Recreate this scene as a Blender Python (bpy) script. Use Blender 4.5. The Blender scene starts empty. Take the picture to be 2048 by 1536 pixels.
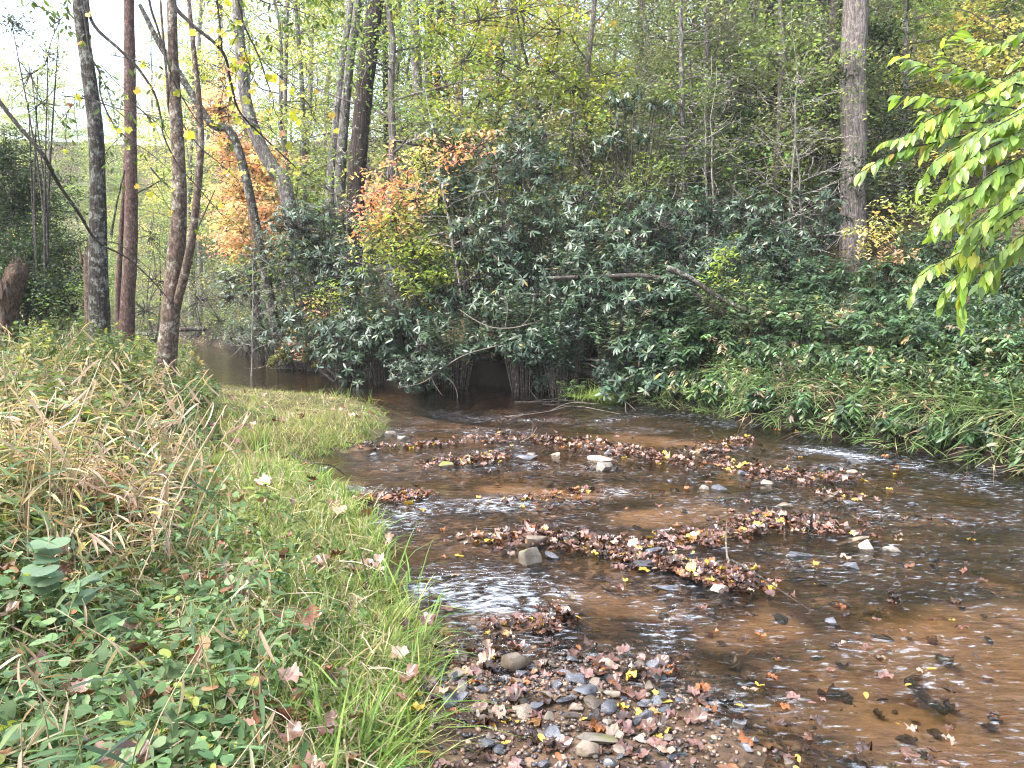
import bpy, math
import numpy as np

# ---------------------------------------------------------------- camera, sky, sun, exposure
S = bpy.context.scene
COL = S.collection
R = math.radians
CAM_H, PITCH, F = 1.5, R(5.5), 1547.0          # focal length in pixels of the 2048 wide frame
cam_d = bpy.data.cameras.new('camera')
cam_d.sensor_width = 36.0
cam_d.lens = 36.0 * F / 2048.0
cam_d.clip_end = 900
cam = bpy.data.objects.new('camera', cam_d)
cam.location = (0, 0, CAM_H)
cam.rotation_euler = (R(90) - PITCH, 0, 0)
COL.objects.link(cam)
S.camera = cam

SUN_DIR = np.array([-0.50, -0.30, 0.80]); SUN_DIR /= np.linalg.norm(SUN_DIR)
sun_el = math.asin(SUN_DIR[2]); sun_az = math.atan2(SUN_DIR[0], SUN_DIR[1])
world = bpy.data.worlds.new('World'); S.world = world
world.use_nodes = True
wn = world.node_tree; wn.nodes.clear()
sky = wn.nodes.new('ShaderNodeTexSky'); sky.sky_type = 'NISHITA'; sky.sun_disc = False
sky.sun_elevation = sun_el; sky.sun_rotation = sun_az
sky.air_density = 1.0; sky.dust_density = 4.0; sky.ozone_density = 1.0
hs = wn.nodes.new('ShaderNodeHueSaturation'); hs.inputs['Saturation'].default_value = 0.8
bg = wn.nodes.new('ShaderNodeBackground'); bg.inputs['Strength'].default_value = 0.15
wo = wn.nodes.new('ShaderNodeOutputWorld')
wn.links.new(sky.outputs[0], hs.inputs['Color']); wn.links.new(hs.outputs[0], bg.inputs['Color'])
wn.links.new(bg.outputs[0], wo.inputs['Surface'])
sl = bpy.data.lights.new('sun', 'SUN'); sl.energy = 1.2; sl.angle = R(20); sl.color = (1.0, 0.98, 0.96)
so = bpy.data.objects.new('sun', sl); COL.objects.link(so)
so.rotation_euler = (math.acos(SUN_DIR[2]), 0, math.atan2(SUN_DIR[0], -SUN_DIR[1]))
S.view_settings.view_transform = 'Standard'; S.view_settings.look = 'None'
S.view_settings.gamma = 1.0; S.view_settings.use_curve_mapping = False
S.view_settings.exposure = 2.8
S.cycles.max_bounces = 8; S.cycles.transparent_max_bounces = 24
S.cycles.diffuse_bounces = 3; S.cycles.glossy_bounces = 3
S.cycles.use_denoising = True
S.cycles.filter_width = 1.1
S.cycles.sample_clamp_indirect = 8

# ---------------------------------------------------------------- helpers
rng = np.random.default_rng(11)
A = lambda *v: np.array(v, float)


def nrm(v):
    v = np.asarray(v, float)
    return v / np.maximum(np.linalg.norm(v, axis=-1, keepdims=True), 1e-9)


def ray(px, py):
    a, b = (px - 1024) / F, (py - 768) / F
    return A(a, math.cos(PITCH) - b * math.sin(PITCH), -math.sin(PITCH) - b * math.cos(PITCH))


def W(px, py, d):                                # the point at forward distance d
    r = ray(px, py)
    return A(0, 0, CAM_H) + r * (d / r[1])


def G(px, py, z=0.0):                            # the point at height z
    r = ray(px, py)
    return A(0, 0, CAM_H) + r * ((z - CAM_H) / r[2])


def hsh(i, j, s):
    n = (i * 374761393 + j * 668265263 + s * 974711) & 0xffffffff
    n = ((n ^ (n >> 13)) * 1274126177) & 0xffffffff
    return ((n ^ (n >> 16)) & 0xffff) / 65535.0


def vn(x, y, s=0):                               # value noise, 0..1
    x, y = np.asarray(x, float), np.asarray(y, float)
    i, j = np.floor(x).astype(np.int64), np.floor(y).astype(np.int64)
    u, v = x - i, y - j
    u, v = u * u * (3 - 2 * u), v * v * (3 - 2 * v)
    return ((hsh(i, j, s) * (1 - u) + hsh(i + 1, j, s) * u) * (1 - v)
            + (hsh(i, j + 1, s) * (1 - u) + hsh(i + 1, j + 1, s) * u) * v)


def fbm(x, y, s=0, o=4):
    t, a = 0, 0.5
    for k in range(o):
        t = t + a * vn(x * 2 ** k, y * 2 ** k, s + k * 17); a *= 0.5
    return t / (1 - 0.5 ** o)


def sst(a, b, x):
    t = np.clip((np.asarray(x, float) - a) / (b - a), 0, 1)
    return t * t * (3 - 2 * t)


class MB:
    """collects vertices, polygons and one colour per vertex; build() links them as one mesh object"""
    def __init__(s):
        s.v, s.l, s.n, s.c, s.k = [], [], [], [], 0

    def add(s, v, loops, sizes, col=(1, 1, 1)):
        v = np.asarray(v, float).reshape(-1, 3)
        s.v.append(v); s.l.append(np.asarray(loops, np.int64) + s.k); s.n.append(np.asarray(sizes, np.int64))
        c = np.asarray(col, float)
        s.c.append(np.broadcast_to(c, (len(v), 3)) if c.ndim == 1 else c)
        s.k += len(v)

    def build(s, name, mat, parent=None, origin=None, smooth=True):
        me = bpy.data.meshes.new(name)
        if s.v:
            v = np.concatenate(s.v); l = np.concatenate(s.l); n = np.concatenate(s.n); c = np.concatenate(s.c)
            if origin is not None: v = v - np.asarray(origin)
            me.vertices.add(len(v)); me.vertices.foreach_set('co', v.astype(np.float32).ravel())
            me.loops.add(len(l)); me.loops.foreach_set('vertex_index', l.astype(np.int32))
            me.polygons.add(len(n))
            me.polygons.foreach_set('loop_start', np.concatenate([[0], np.cumsum(n)[:-1]]).astype(np.int32))
            me.polygons.foreach_set('use_smooth', np.full(len(n), smooth))
            at = me.attributes.new('Col', 'FLOAT_COLOR', 'POINT')
            at.data.foreach_set('color', np.concatenate([c, np.ones((len(c), 1))], 1).astype(np.float32).ravel())
            me.update(calc_edges=True)
        me.materials.append(mat)
        o = bpy.data.objects.new(name, me); COL.objects.link(o)
        if parent is not None: o.parent = parent
        return o


def tag(o, label, cat, group=None, kind=None):
    if label: o['label'] = label
    if cat: o['category'] = cat
    if group: o['group'] = group
    if kind: o['kind'] = kind
    return o


def thing(name, label, cat, loc=(0, 0, 0), group=None):
    o = bpy.data.objects.new(name, None); COL.objects.link(o)
    o.location = [float(x) for x in loc]; o.empty_display_size = 0.1
    return tag(o, label, cat, group)


def dup(root, loc, rot=(0, 0, 0), scale=1.0, label=None, group=None):
    r = root.copy(); COL.objects.link(r)
    put(r, loc, rot, scale, label, group)
    for ch in list(root.children):
        c = ch.copy(); COL.objects.link(c); c.parent = r
    return r


def put(r, loc, rot=(0, 0, 0), scale=1.0, label=None, group=None):
    r.location = [float(x) for x in loc]; r.rotation_euler = rot
    r.scale = (scale,) * 3 if np.isscalar(scale) else scale
    if label: r['label'] = label
    if group: r['group'] = group
    return r


# leaf shapes: base at the origin, tip at +Y, width along X, face towards +Z
def strip_tpl(t, w, droop=0.15, crease=0.0):
    """a leaf with a midrib: stations t, full widths w (first and last station are points)"""
    t = np.asarray(t, float); n = len(t)
    z = -droop * t ** 2
    m = np.stack([0 * t, t, z], 1)
    k = n - 2
    Lf = np.stack([-np.asarray(w[1:-1]) / 2, t[1:-1], z[1:-1] + crease * np.asarray(w[1:-1])], 1)
    Rt = Lf * A(-1, 1, 1)
    v = np.concatenate([m, Lf, Rt])
    lo, sz = [], []
    for o, flip in ((n, False), (n + k, True)):
        fs = [[0, 1, o]] + [[i, i + 1, o + i, o + i - 1] for i in range(1, k)] + [[k, k + 1, o + k - 1]]
        for f in fs:
            f = f[::-1] if flip else f
            lo += f; sz.append(len(f))
    return v, np.array(lo), np.array(sz)


def blade_tpl(w, bend):
    t = A(0, .35, .7, 1); ww = A(1, .9, .55, 0) * w
    y = t * (1 - bend * .25 * t); z = -bend * t ** 2 * .6
    v = np.array([[-ww[0] / 2, y[0], z[0]], [ww[0] / 2, y[0], z[0]], [-ww[1] / 2, y[1], z[1]], [ww[1] / 2, y[1], z[1]],
                  [-ww[2] / 2, y[2], z[2]], [ww[2] / 2, y[2], z[2]], [0, y[3], z[3]]])
    return v, np.array([0, 1, 3, 2, 2, 3, 5, 4, 4, 5, 6]), np.array([4, 4, 3])


def quad_tpl(w, droop=.12):
    return (np.array([[0, 0, 0], [w / 2, .45, 0.02], [0, 1, -droop], [-w / 2, .42, 0.02]]), np.array([0, 1, 2, 3]), np.array([4]))


def fan_tpl(ang, rad, crumple, seed, cup=0.0):
    """a lobed or round blade: outline around a hub, crumpled, plus its stalk side at -Y"""
    r_ = np.random.default_rng(seed)
    n = len(ang)
    o = np.stack([np.sin(ang) * rad, np.cos(ang) * rad, r_.normal(0, crumple, n) + cup * np.asarray(rad) ** 2], 1)
    h = o * A(.5, .5, .3) + np.stack([0 * ang, 0 * ang, r_.normal(0, crumple * .6, n)], 1)
    v = np.concatenate([[[0, 0, 0]], h, o])
    lo, sz = [], []
    for i in range(n):
        j = (i + 1) % n
        lo += [0, 1 + j, 1 + i]; sz.append(3)
        lo += [1 + i, 1 + j, 1 + n + j, 1 + n + i]; sz.append(4)
    v[:, 1] += .35
    return v, np.array(lo), np.array(sz)


def sycamore(seed, crumple, cup):
    a = np.radians([-172, -140, -112, -95, -75, -58, -42, -25, -12, 0, 12, 25, 42, 58, 75, 95, 112, 140, 172])
    r = A(.12, .36, .46, .42, .58, .52, .45, .52, .56, .68, .56, .52, .45, .52, .58, .42, .46, .36, .12) * .95
    return fan_tpl(a, r, crumple, seed, cup)


T_RHODO = strip_tpl([0, .22, .6, .88, 1], [0, .17, .25, .15, 0], .12, .08)
T_LANCE = strip_tpl([0, .3, .7, 1], [0, .32, .24, 0], .18, .1)
T_OVAL = strip_tpl([0, .18, .45, .75, 1], [0, .28, .42, .3, 0], .16, .12)
T_CANE = strip_tpl([0, .15, .5, .8, 1], [0, .10, .115, .06, 0], .4, .1)
T_CANED = strip_tpl([0, .15, .5, .8, 1], [0, .08, .11, .07, 0], .25, .35)
T_ROUND = fan_tpl(np.radians(np.linspace(-165, 165, 10)), A(.38, .5, .5, .46, .45, .45, .46, .5, .5, .38), .02, 5, -.05)
T_SYC = [sycamore(i, .07 + .03 * (i % 4), [.1, .3, .6, -.2, .9, -.4][i % 6]) for i in range(12)]
T_Q = quad_tpl(.5); T_QW = quad_tpl(.75); T_QN = quad_tpl(.28)
T_BL = [blade_tpl(.055, b) for b in (.3, .9, 1.5)]


def place(mb, tpl, P, D, N, size, col, wid=1.0):
    P = np.asarray(P, float).reshape(-1, 3); n = len(P)
    if n == 0: return
    D = nrm(np.broadcast_to(D, (n, 3))); N = np.broadcast_to(N, (n, 3))
    X = np.cross(D, N); X = nrm(X + 1e-6); Z = np.cross(X, D)
    s = np.broadcast_to(np.asarray(size, float), (n,))[:, None, None]
    w = np.broadcast_to(np.asarray(wid, float), (n,))[:, None, None]
    V, L, Z_ = tpl
    v = P[:, None] + s * (w * V[None, :, 0:1] * X[:, None] + V[None, :, 1:2] * D[:, None] + V[None, :, 2:3] * Z[:, None])
    k = len(V)
    loops = (L[None] + (np.arange(n) * k)[:, None]).ravel()
    c = np.broadcast_to(np.asarray(col, float), (n, 3))
    mb.add(v.reshape(-1, 3), loops, np.tile(Z_, n), np.repeat(c, k, 0))


def pal(p, n, r=rng, jit=.16):
    """n colours drawn from a list of (colour, weight)"""
    c = np.array([x[0] for x in p], float); w = np.array([x[1] for x in p], float)
    k = r.choice(len(p), n, p=w / w.sum())
    return np.clip(c[k] * (1 + r.normal(0, jit, (n, 1))) * (1 + r.normal(0, jit * .3, (n, 3))), .004, .9)


def smooth_path(pts, m):
    pts = np.asarray(pts, float); n = len(pts)
    if n == 2: return pts[0] + (pts[1] - pts[0]) * np.linspace(0, 1, m)[:, None]
    P = np.concatenate([[2 * pts[0] - pts[1]], pts, [2 * pts[-1] - pts[-2]]])
    t = np.linspace(0, n - 1 - 1e-6, m); i = t.astype(int); u = (t - i)[:, None]
    a, b, c, d = P[i], P[i + 1], P[i + 2], P[i + 3]
    return .5 * (2 * b + (c - a) * u + (2 * a - 5 * b + 4 * c - d) * u ** 2 + (3 * b - a - 3 * c + d) * u ** 3)


def tube(mb, pts, rad, sides=6, col=(1, 1, 1), rough=0.0, seed=0, cap=True):
    p = np.asarray(pts, float); m = len(p)
    rad = np.broadcast_to(np.asarray(rad, float), (m,))
    t = nrm(np.gradient(p, axis=0))
    ref = A(0, 1, 0) if abs(t[m // 2, 1]) < .8 else A(1, 0, 0)
    u = nrm(np.cross(t, ref)); w = np.cross(t, u)
    a = np.linspace(0, 2 * math.pi, sides, endpoint=False)
    rr = rad[:, None] * np.ones(sides)
    if rough:
        ii, jj = np.meshgrid(np.arange(m), np.arange(sides), indexing='ij')
        rr = rr * (1 + rough * (np.random.default_rng(seed).normal(0, 1, (1, sides)) * .5 + 2 * (vn(ii * .35 + seed, jj * .9, 3) - .5)))
    v = p[:, None] + rr[..., None] * (np.cos(a)[None, :, None] * u[:, None] + np.sin(a)[None, :, None] * w[:, None])
    i = np.arange(m - 1)[:, None] * sides; j = np.arange(sides)[None]; j2 = (j + 1) % sides
    f = np.stack([i + j, i + j2, i + sides + j2, i + sides + j], -1).reshape(-1)
    sz = np.full((m - 1) * sides, 4)
    if cap and sides > 3:
        f = np.concatenate([f, np.arange(sides)[::-1], (m - 1) * sides + np.arange(sides)]); sz = np.concatenate([sz, [sides, sides]])
    mb.add(v.reshape(-1, 3), f, sz, col)


# ---------------------------------------------------------------- materials
def nt(name):
    m = bpy.data.materials.new(name); m.use_nodes = True
    t = m.node_tree; t.nodes.clear()
    return m, t, t.nodes, t.links


def leaf_mat(name, rough=.5, spec=.4, trans=.35, vary=.5):
    m, t, n, l = nt(name)
    at = n.new('ShaderNodeAttribute'); at.attribute_name = 'Col'
    ge = n.new('ShaderNodeNewGeometry')
    mr = n.new('ShaderNodeMapRange'); mr.inputs['To Min'].default_value = 1 - vary; mr.inputs['To Max'].default_value = 1 + vary
    l.new(ge.outputs['Random Per Island'], mr.inputs['Value'])
    mx = n.new('ShaderNodeVectorMath'); mx.operation = 'SCALE'
    l.new(at.outputs['Color'], mx.inputs[0]); l.new(mr.outputs[0], mx.inputs['Scale'])
    pb = n.new('ShaderNodeBsdfPrincipled'); pb.inputs['Roughness'].default_value = rough
    pb.inputs['Specular IOR Level'].default_value = spec
    l.new(mx.outputs[0], pb.inputs['Base Color'])
    tr = n.new('ShaderNodeBsdfTranslucent')
    m2 = n.new('ShaderNodeVectorMath'); m2.operation = 'MULTIPLY'; m2.inputs[1].default_value = (1.5, 1.5, .7)
    l.new(mx.outputs[0], m2.inputs[0]); l.new(m2.outputs[0], tr.inputs['Color'])
    ms = n.new('ShaderNodeMixShader'); ms.inputs[0].default_value = trans
    l.new(pb.outputs[0], ms.inputs[1]); l.new(tr.outputs[0], ms.inputs[2])
    o = n.new('ShaderNodeOutputMaterial'); l.new(ms.outputs[0], o.inputs[0])
    return m


def bark_mat(name, dark, light, lichen=(.35, .36, .33), lich=.3, sc=9.0, stretch=.22, bump=.6):
    m, t, n, l = nt(name)
    tc = n.new('ShaderNodeTexCoord')
    mp = n.new('ShaderNodeMapping'); mp.inputs['Scale'].default_value = (1, 1, stretch)
    l.new(tc.outputs['Object'], mp.inputs[0])
    a = n.new('ShaderNodeTexNoise'); a.inputs['Scale'].default_value = sc * 2.2; a.inputs['Detail'].default_value = 6; a.inputs['Roughness'].default_value = .7
    v = n.new('ShaderNodeTexVoronoi'); v.inputs['Scale'].default_value = sc * 2.5; v.feature = 'DISTANCE_TO_EDGE'
    l.new(mp.outputs[0], a.inputs[0])
    ad = n.new('ShaderNodeVectorMath'); ad.operation = 'MULTIPLY_ADD'; ad.inputs[1].default_value = (.12, .12, .12)
    l.new(a.outputs['Color'], ad.inputs[0]); l.new(mp.outputs[0], ad.inputs[2]); l.new(ad.outputs[0], v.inputs[0])
    rp = n.new('ShaderNodeValToRGB'); rp.color_ramp.elements[0].position = .32; rp.color_ramp.elements[1].position = .68
    rp.color_ramp.elements[0].color = (*dark, 1); rp.color_ramp.elements[1].color = (*light, 1)
    l.new(a.outputs['Fac'], rp.inputs[0])
    b = n.new('ShaderNodeTexNoise'); b.inputs['Scale'].default_value = sc * .9; b.inputs['Detail'].default_value = 8; b.inputs['Roughness'].default_value = .75
    l.new(tc.outputs['Object'], b.inputs[0])
    r2 = n.new('ShaderNodeValToRGB'); r2.color_ramp.elements[0].position = .62 - lich * .3; r2.color_ramp.elements[1].position = .70 - lich * .25
    l.new(b.outputs['Fac'], r2.inputs[0])
    mx = n.new('ShaderNodeMix'); mx.data_type = 'RGBA'; mx.inputs['B'].default_value = (*lichen, 1)
    mu = n.new('ShaderNodeMath'); mu.operation = 'MULTIPLY'; mu.inputs[1].default_value = .8
    l.new(r2.outputs[0], mu.inputs[0]); l.new(mu.outputs[0], mx.inputs['Factor']); l.new(rp.outputs[0], mx.inputs['A'])
    fw = n.new('ShaderNodeMapRange'); fw.inputs['From Max'].default_value = .16; fw.inputs['To Min'].default_value = .35; l.new(v.outputs['Distance'], fw.inputs[0])
    fm = n.new('ShaderNodeVectorMath'); fm.operation = 'SCALE'; l.new(mx.outputs['Result'], fm.inputs[0]); l.new(fw.outputs[0], fm.inputs['Scale'])
    pb = n.new('ShaderNodeBsdfPrincipled'); pb.inputs['Roughness'].default_value = .85; pb.inputs['Specular IOR Level'].default_value = .2
    l.new(fm.outputs[0], pb.inputs['Base Color'])
    sm = n.new('ShaderNodeMath'); sm.operation = 'MULTIPLY_ADD'; sm.inputs[1].default_value = 1.6
    l.new(v.outputs['Distance'], sm.inputs[0]); l.new(a.outputs['Fac'], sm.inputs[2])
    bp = n.new('ShaderNodeBump'); bp.inputs['Strength'].default_value = bump; bp.inputs['Distance'].default_value = .03
    l.new(sm.outputs[0], bp.inputs['Height']); l.new(bp.outputs[0], pb.inputs['Normal'])
    o = n.new('ShaderNodeOutputMaterial'); l.new(pb.outputs[0], o.inputs[0])
    return m


def rock_mat(name, c1, c2, moss=None, rough=.35):
    m, t, n, l = nt(name)
    tc = n.new('ShaderNodeTexCoord')
    oi = n.new('ShaderNodeObjectInfo')
    ad = n.new('ShaderNodeVectorMath'); ad.operation = 'ADD'
    l.new(tc.outputs['Object'], ad.inputs[0]); l.new(oi.outputs['Location'], ad.inputs[1])
    a = n.new('ShaderNodeTexNoise'); a.inputs['Scale'].default_value = 14; a.inputs['Detail'].default_value = 8; a.inputs['Roughness'].default_value = .7
    l.new(ad.outputs[0], a.inputs[0])
    rp = n.new('ShaderNodeValToRGB'); rp.color_ramp.elements[0].position = .35; rp.color_ramp.elements[1].position = .65
    rp.color_ramp.elements[0].color = (*c1, 1); rp.color_ramp.elements[1].color = (*c2, 1)
    l.new(a.outputs['Fac'], rp.inputs[0])
    hv = n.new('ShaderNodeHueSaturation')
    mr = n.new('ShaderNodeMapRange'); mr.inputs['To Min'].default_value = .6; mr.inputs['To Max'].default_value = 1.35
    l.new(oi.outputs['Random'], mr.inputs[0]); l.new(mr.outputs[0], hv.inputs['Value']); l.new(rp.outputs[0], hv.inputs['Color'])
    out = hv.outputs[0]
    pb = n.new('ShaderNodeBsdfPrincipled'); pb.inputs['Roughness'].default_value = rough; pb.inputs['Specular IOR Level'].default_value = .5
    if moss:
        b = n.new('ShaderNodeTexNoise'); b.inputs['Scale'].default_value = 9; b.inputs['Detail'].default_value = 5
        l.new(ad.outputs[0], b.inputs[0])
        ge = n.new('ShaderNodeNewGeometry'); sp = n.new('ShaderNodeSeparateXYZ'); l.new(ge.outputs['Normal'], sp.inputs[0])
        mm = n.new('ShaderNodeMath'); mm.operation = 'MULTIPLY'; l.new(b.outputs['Fac'], mm.inputs[0]); l.new(sp.outputs['Z'], mm.inputs[1])
        r3 = n.new('ShaderNodeValToRGB'); r3.color_ramp.elements[0].position = .38; r3.color_ramp.elements[1].position = .55
        l.new(mm.outputs[0], r3.inputs[0])
        mx = n.new('ShaderNodeMix'); mx.data_type = 'RGBA'; mx.inputs['B'].default_value = (*moss, 1)
        l.new(r3.outputs[0], mx.inputs['Factor']); l.new(out, mx.inputs['A']); out = mx.outputs['Result']
    l.new(out, pb.inputs['Base Color'])
    bp = n.new('ShaderNodeBump'); bp.inputs['Strength'].default_value = .35; bp.inputs['Distance'].default_value = .01
    l.new(a.outputs['Fac'], bp.inputs['Height']); l.new(bp.outputs[0], pb.inputs['Normal'])
    o = n.new('ShaderNodeOutputMaterial'); l.new(pb.outputs[0], o.inputs[0])
    return m


M_RHODO = leaf_mat('rhododendron_leaf', .38, .42, .12, .45)
M_HOBBLE = leaf_mat('doghobble_leaf', .36, .4, .25, .45)
M_LEAF = leaf_mat('tree_leaf', .5, .3, .5, .35)
M_MAG = leaf_mat('broad_leaf', .34, .45, .48, .3)
M_GRASS = leaf_mat('grass_blade', .55, .14, .35, .45)
M_CANE = leaf_mat('cane_leaf', .48, .22, .3, .3)
M_WET = leaf_mat('wet_fallen_leaf', .24, .7, .08, .5)
M_STEM = leaf_mat('green_stem', .6, .3, .0, .2)
M_TWIG = bark_mat('twig_bark', (.035, .028, .024), (.10, .085, .075), lich=.25, sc=20)
M_TWIGP = bark_mat('pale_twig_bark', (.16, .13, .10), (.34, .29, .24), lich=.2, sc=20)
M_BGREY = bark_mat('grey_bark', (.055, .048, .043), (.20, .18, .165), lich=.35, sc=7)
M_BDARK = bark_mat('dark_lichened_bark', (.022, .018, .015), (.085, .07, .058), lichen=(.30, .31, .27), lich=.42, sc=8, bump=.9)
M_BRED = bark_mat('reddish_bark', (.07, .042, .034), (.22, .14, .115), lichen=(.34, .27, .24), lich=.2, sc=9, stretch=.5, bump=.8)
M_BSYC = bark_mat('mottled_bark', (.065, .045, .034), (.19, .135, .105), lichen=(.42, .38, .31), lich=.36, sc=7, stretch=.6)
M_BOAK = bark_mat('furrowed_pale_bark', (.09, .075, .07), (.34, .29, .27), lichen=(.45, .41, .39), lich=.3, sc=10, stretch=.16, bump=1.0)
M_BSHAG = bark_mat('shaggy_dark_bark', (.022, .016, .014), (.085, .062, .054), lich=.15, sc=8, stretch=.12, bump=1.0)
M_DEAD = bark_mat('weathered_deadwood', (.13, .11, .10), (.36, .33, .31), lich=.2, sc=8, stretch=.1)
M_ROT = bark_mat('rotten_wood', (.06, .038, .028), (.30, .205, .145), lich=.25, sc=14, stretch=.3, bump=1.0)
M_SLATE = rock_mat('wet_slate', (.035, .036, .042), (.12, .125, .14), rough=.22)
M_TAN = rock_mat('tan_stone', (.10, .075, .055), (.25, .20, .15), rough=.4)
M_BROWN = rock_mat('brown_stone', (.07, .052, .038), (.20, .16, .12), rough=.32)
M_MOSS = rock_mat('mossy_stone', (.07, .06, .045), (.22, .19, .15), (.11, .12, .02), .55)
M_PALE = rock_mat('pale_stone', (.15, .13, .11), (.33, .295, .25), rough=.4)

# ---------------------------------------------------------------- stream edges and terrain
LB = [(0.6, -10), (0.1, -2), (-.25, 1)] + [tuple(G(*p)[:2]) for p in
      [(815, 1536), (845, 1400), (850, 1290), (800, 1190), (765, 1090), (705, 1000), (625, 945), (560, 925), (690, 903), (765, 872), (785, 840), (755, 812),
       (690, 795), (560, 785), (440, 772), (385, 740), (370, 722), (395, 706)]] + [(-17, 37), (-26, 42), (-40, 46)]
RB = [(10, -10), (8.6, -2), (7.4, 3), (5.9, 5.8)] + [tuple(G(*p)[:2]) for p in
      [(2040, 945), (1900, 912), (1700, 880), (1530, 850), (1420, 826), (1250, 800), (1130, 786), (950, 768), (800, 775), (640, 745), (520, 720),
       (468, 702), (440, 692)]] + [(-18, 41), (-26, 46), (-40, 50)]
LBa, RBa = np.array(LB), np.array(RB)
POLY = np.concatenate([LBa, RBa[::-1]])


def d_line(x, y, L):
    d = np.full(np.shape(x), 1e9)
    for a, b in zip(L[:-1], L[1:]):
        e = b - a; t = np.clip(((x - a[0]) * e[0] + (y - a[1]) * e[1]) / (e @ e), 0, 1)
        d = np.minimum(d, np.hypot(x - a[0] - t * e[0], y - a[1] - t * e[1]))
    return d


def inside(x, y, P):
    c = np.zeros(np.shape(x), bool); j = len(P) - 1
    for i in range(len(P)):
        xi, yi = P[i]; xj, yj = P[j]
        with np.errstate(divide='ignore', invalid='ignore'):
            c ^= ((yi > y) != (yj > y)) & (x < (xj - xi) * (y - yi) / (yj - yi + 1e-12) + xi)
        j = i
    return c


BARS = [  # ridges of gravel and leaves in the stream: polyline in photo pixels, half width (m), height (m)
    ([(690, 1012), (780, 1000), (850, 985)], .16, .075), ([(950, 1082), (1100, 1072), (1250, 1098), (1400, 1075), (1560, 1040), (1700, 1062)], .20, .085),
    ([(1260, 1112), (1400, 1140), (1500, 1172)], .16, .08), ([(950, 878), (1130, 882), (1260, 908), (1400, 922), (1500, 938)], .34, .085),
    ([(860, 932), (1000, 912)], .22, .075), ([(1400, 905), (1490, 878)], .2, .06), ([(1520, 950), (1700, 955)], .25, .06),
    ([(1000, 1265), (1130, 1235)], .1, .07), ([(880, 1330), (1020, 1325), (1140, 1330), (1300, 1345)], .2, .07),
    ([(900, 1420), (1100, 1400), (1350, 1430)], .30, .10), ([(880, 1520), (1100, 1490), (1420, 1510)], .38, .10), ([(1000, 1640), (1500, 1620)], .35, .07),
    ([(600, 908), (760, 895), (900, 888)], .12, .06), ([(1640, 985), (1720, 1000)], .15, .055), ([(1000, 1005), (1180, 985)], .12, .045)]
BARW = [(np.array([G(*p)[:2] for p in a]), w, h) for a, w, h in BARS]


def bars(x, y):
    b = np.zeros(np.shape(x))
    for L, w, h in BARW:
        b = np.maximum(b, h * np.exp(-(d_line(x, y, L) / w) ** 2))
    return b


def terrain(x, y, full=False):
    x, y = np.asarray(x, float), np.asarray(y, float)
    dl, dr = d_line(x, y, LBa), d_line(x, y, RBa)
    ins = inside(x, y, POLY); sd = np.minimum(dl, dr); left = dl < dr
    n1 = fbm(x * .8, y * .8, 5); n2 = fbm(x * 4, y * 4, 9)
    # bed: shallow riffles near the camera, a deeper pool upstream
    pool = sst(10.2, 12.5, y) * sst(5, -1, x + .25 * (y - 10))
    depth = (.05 + .05 * sst(.6, 2.2, dl) + .10 * sst(1.5, .3, dr)) * (1 - pool) + (.12 + .45 * sst(.2, 2.0, sd)) * pool
    zb = -depth * sst(0, .35, sd) - .012 + .035 * (n2 - .5) + .05 * (n1 - .5) + bars(x, y) * (.75 + .5 * n2)
    # left bank: a low grassy edge, then the cane-covered terrace
    zl = .05 * sst(0, .2, sd) + .10 * sst(.1, .8, sd) * (1 - .7 * sst(8.5, 11, y)) + .36 * sst(1.0, 2.4, sd + .8 * (n1 - .5)) * sst(16, 9, y + .5 * x + 3) + .15 * sst(2, 8, sd) + .06 * (n2 - .5) * sst(.05, .4, sd)
    zl = zl + .25 * (n1 - .5) * sst(1, 4, sd) + np.clip(sd - 14, 0, 60) * .05
    # right bank: undercut step and then the wooded slope
    zr = .52 * sst(.0, .16 + .25 * sst(9, 12, y), sd) + .27 * np.clip(sd - .2, 0, 7.5) + .46 * np.clip(sd - 7, 0, 42) + .5 * (n1 - .5) * sst(.5, 4, sd) + .08 * (n2 - .5)
    zr = zr + .9 * (fbm(x * .15, y * .15, 31) - .5) * sst(4, 12, sd)
    z = np.where(ins, zb, np.where(left, zl, zr))
    if full: return z, sd, left, ins, pool, depth
    return z


def gz(x, y): return float(terrain(np.array([x]), np.array([y]))[0])


def grid_mesh(X, Y, Z):
    n, m = X.shape
    i = np.arange(n - 1)[:, None] * m + np.arange(m - 1)[None]
    f = np.stack([i, i + m, i + m + 1, i + 1], -1).reshape(-1, 4)
    return np.stack([X, Y, Z], -1).reshape(-1, 3), f


def warp(n, ext, a):
    b = math.asinh(ext / a); u = np.linspace(-1, 1, n); return a * np.sinh(b * u)


gx = warp(460, 150, 1.6); gy0 = warp(560, 170, 1.8) + 4.5; gy0 = gy0[gy0 > -12]
X, Y = np.meshgrid(gx, gy0, indexing='ij')
Zt, sd, left, ins, pool, depth = terrain(X, Y, True)
vv, ff = grid_mesh(X, Y, Zt)
sandm = np.zeros_like(X)
for q, w_ in [([(2080, 1240), (1800, 1330), (1960, 1480), (2100, 1600)], .42), ([(1450, 1240), (1560, 1215)], .14), ([(1150, 1175), (1300, 1185)], .13), ([(1280, 1010), (1420, 1000)], .22), ([(920, 1225), (1000, 1210)], .10), ([(1680, 1400), (1560, 1390)], .12), ([(1000, 960), (1150, 965)], .2), ([(1350, 870), (1250, 860)], .3)]:
    sandm = np.maximum(sandm, sst(1.5, .6, d_line(X, Y, np.array([G(*k)[:2] for k in q])) / w_ + .9 * (fbm(X * 3, Y * 3, 91) - .5)))
ground = MB(); bedmask = np.where(ins, np.where(left, sst(0, .12, sd), sst(.15, .6, sd)), 0).ravel()
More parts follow.
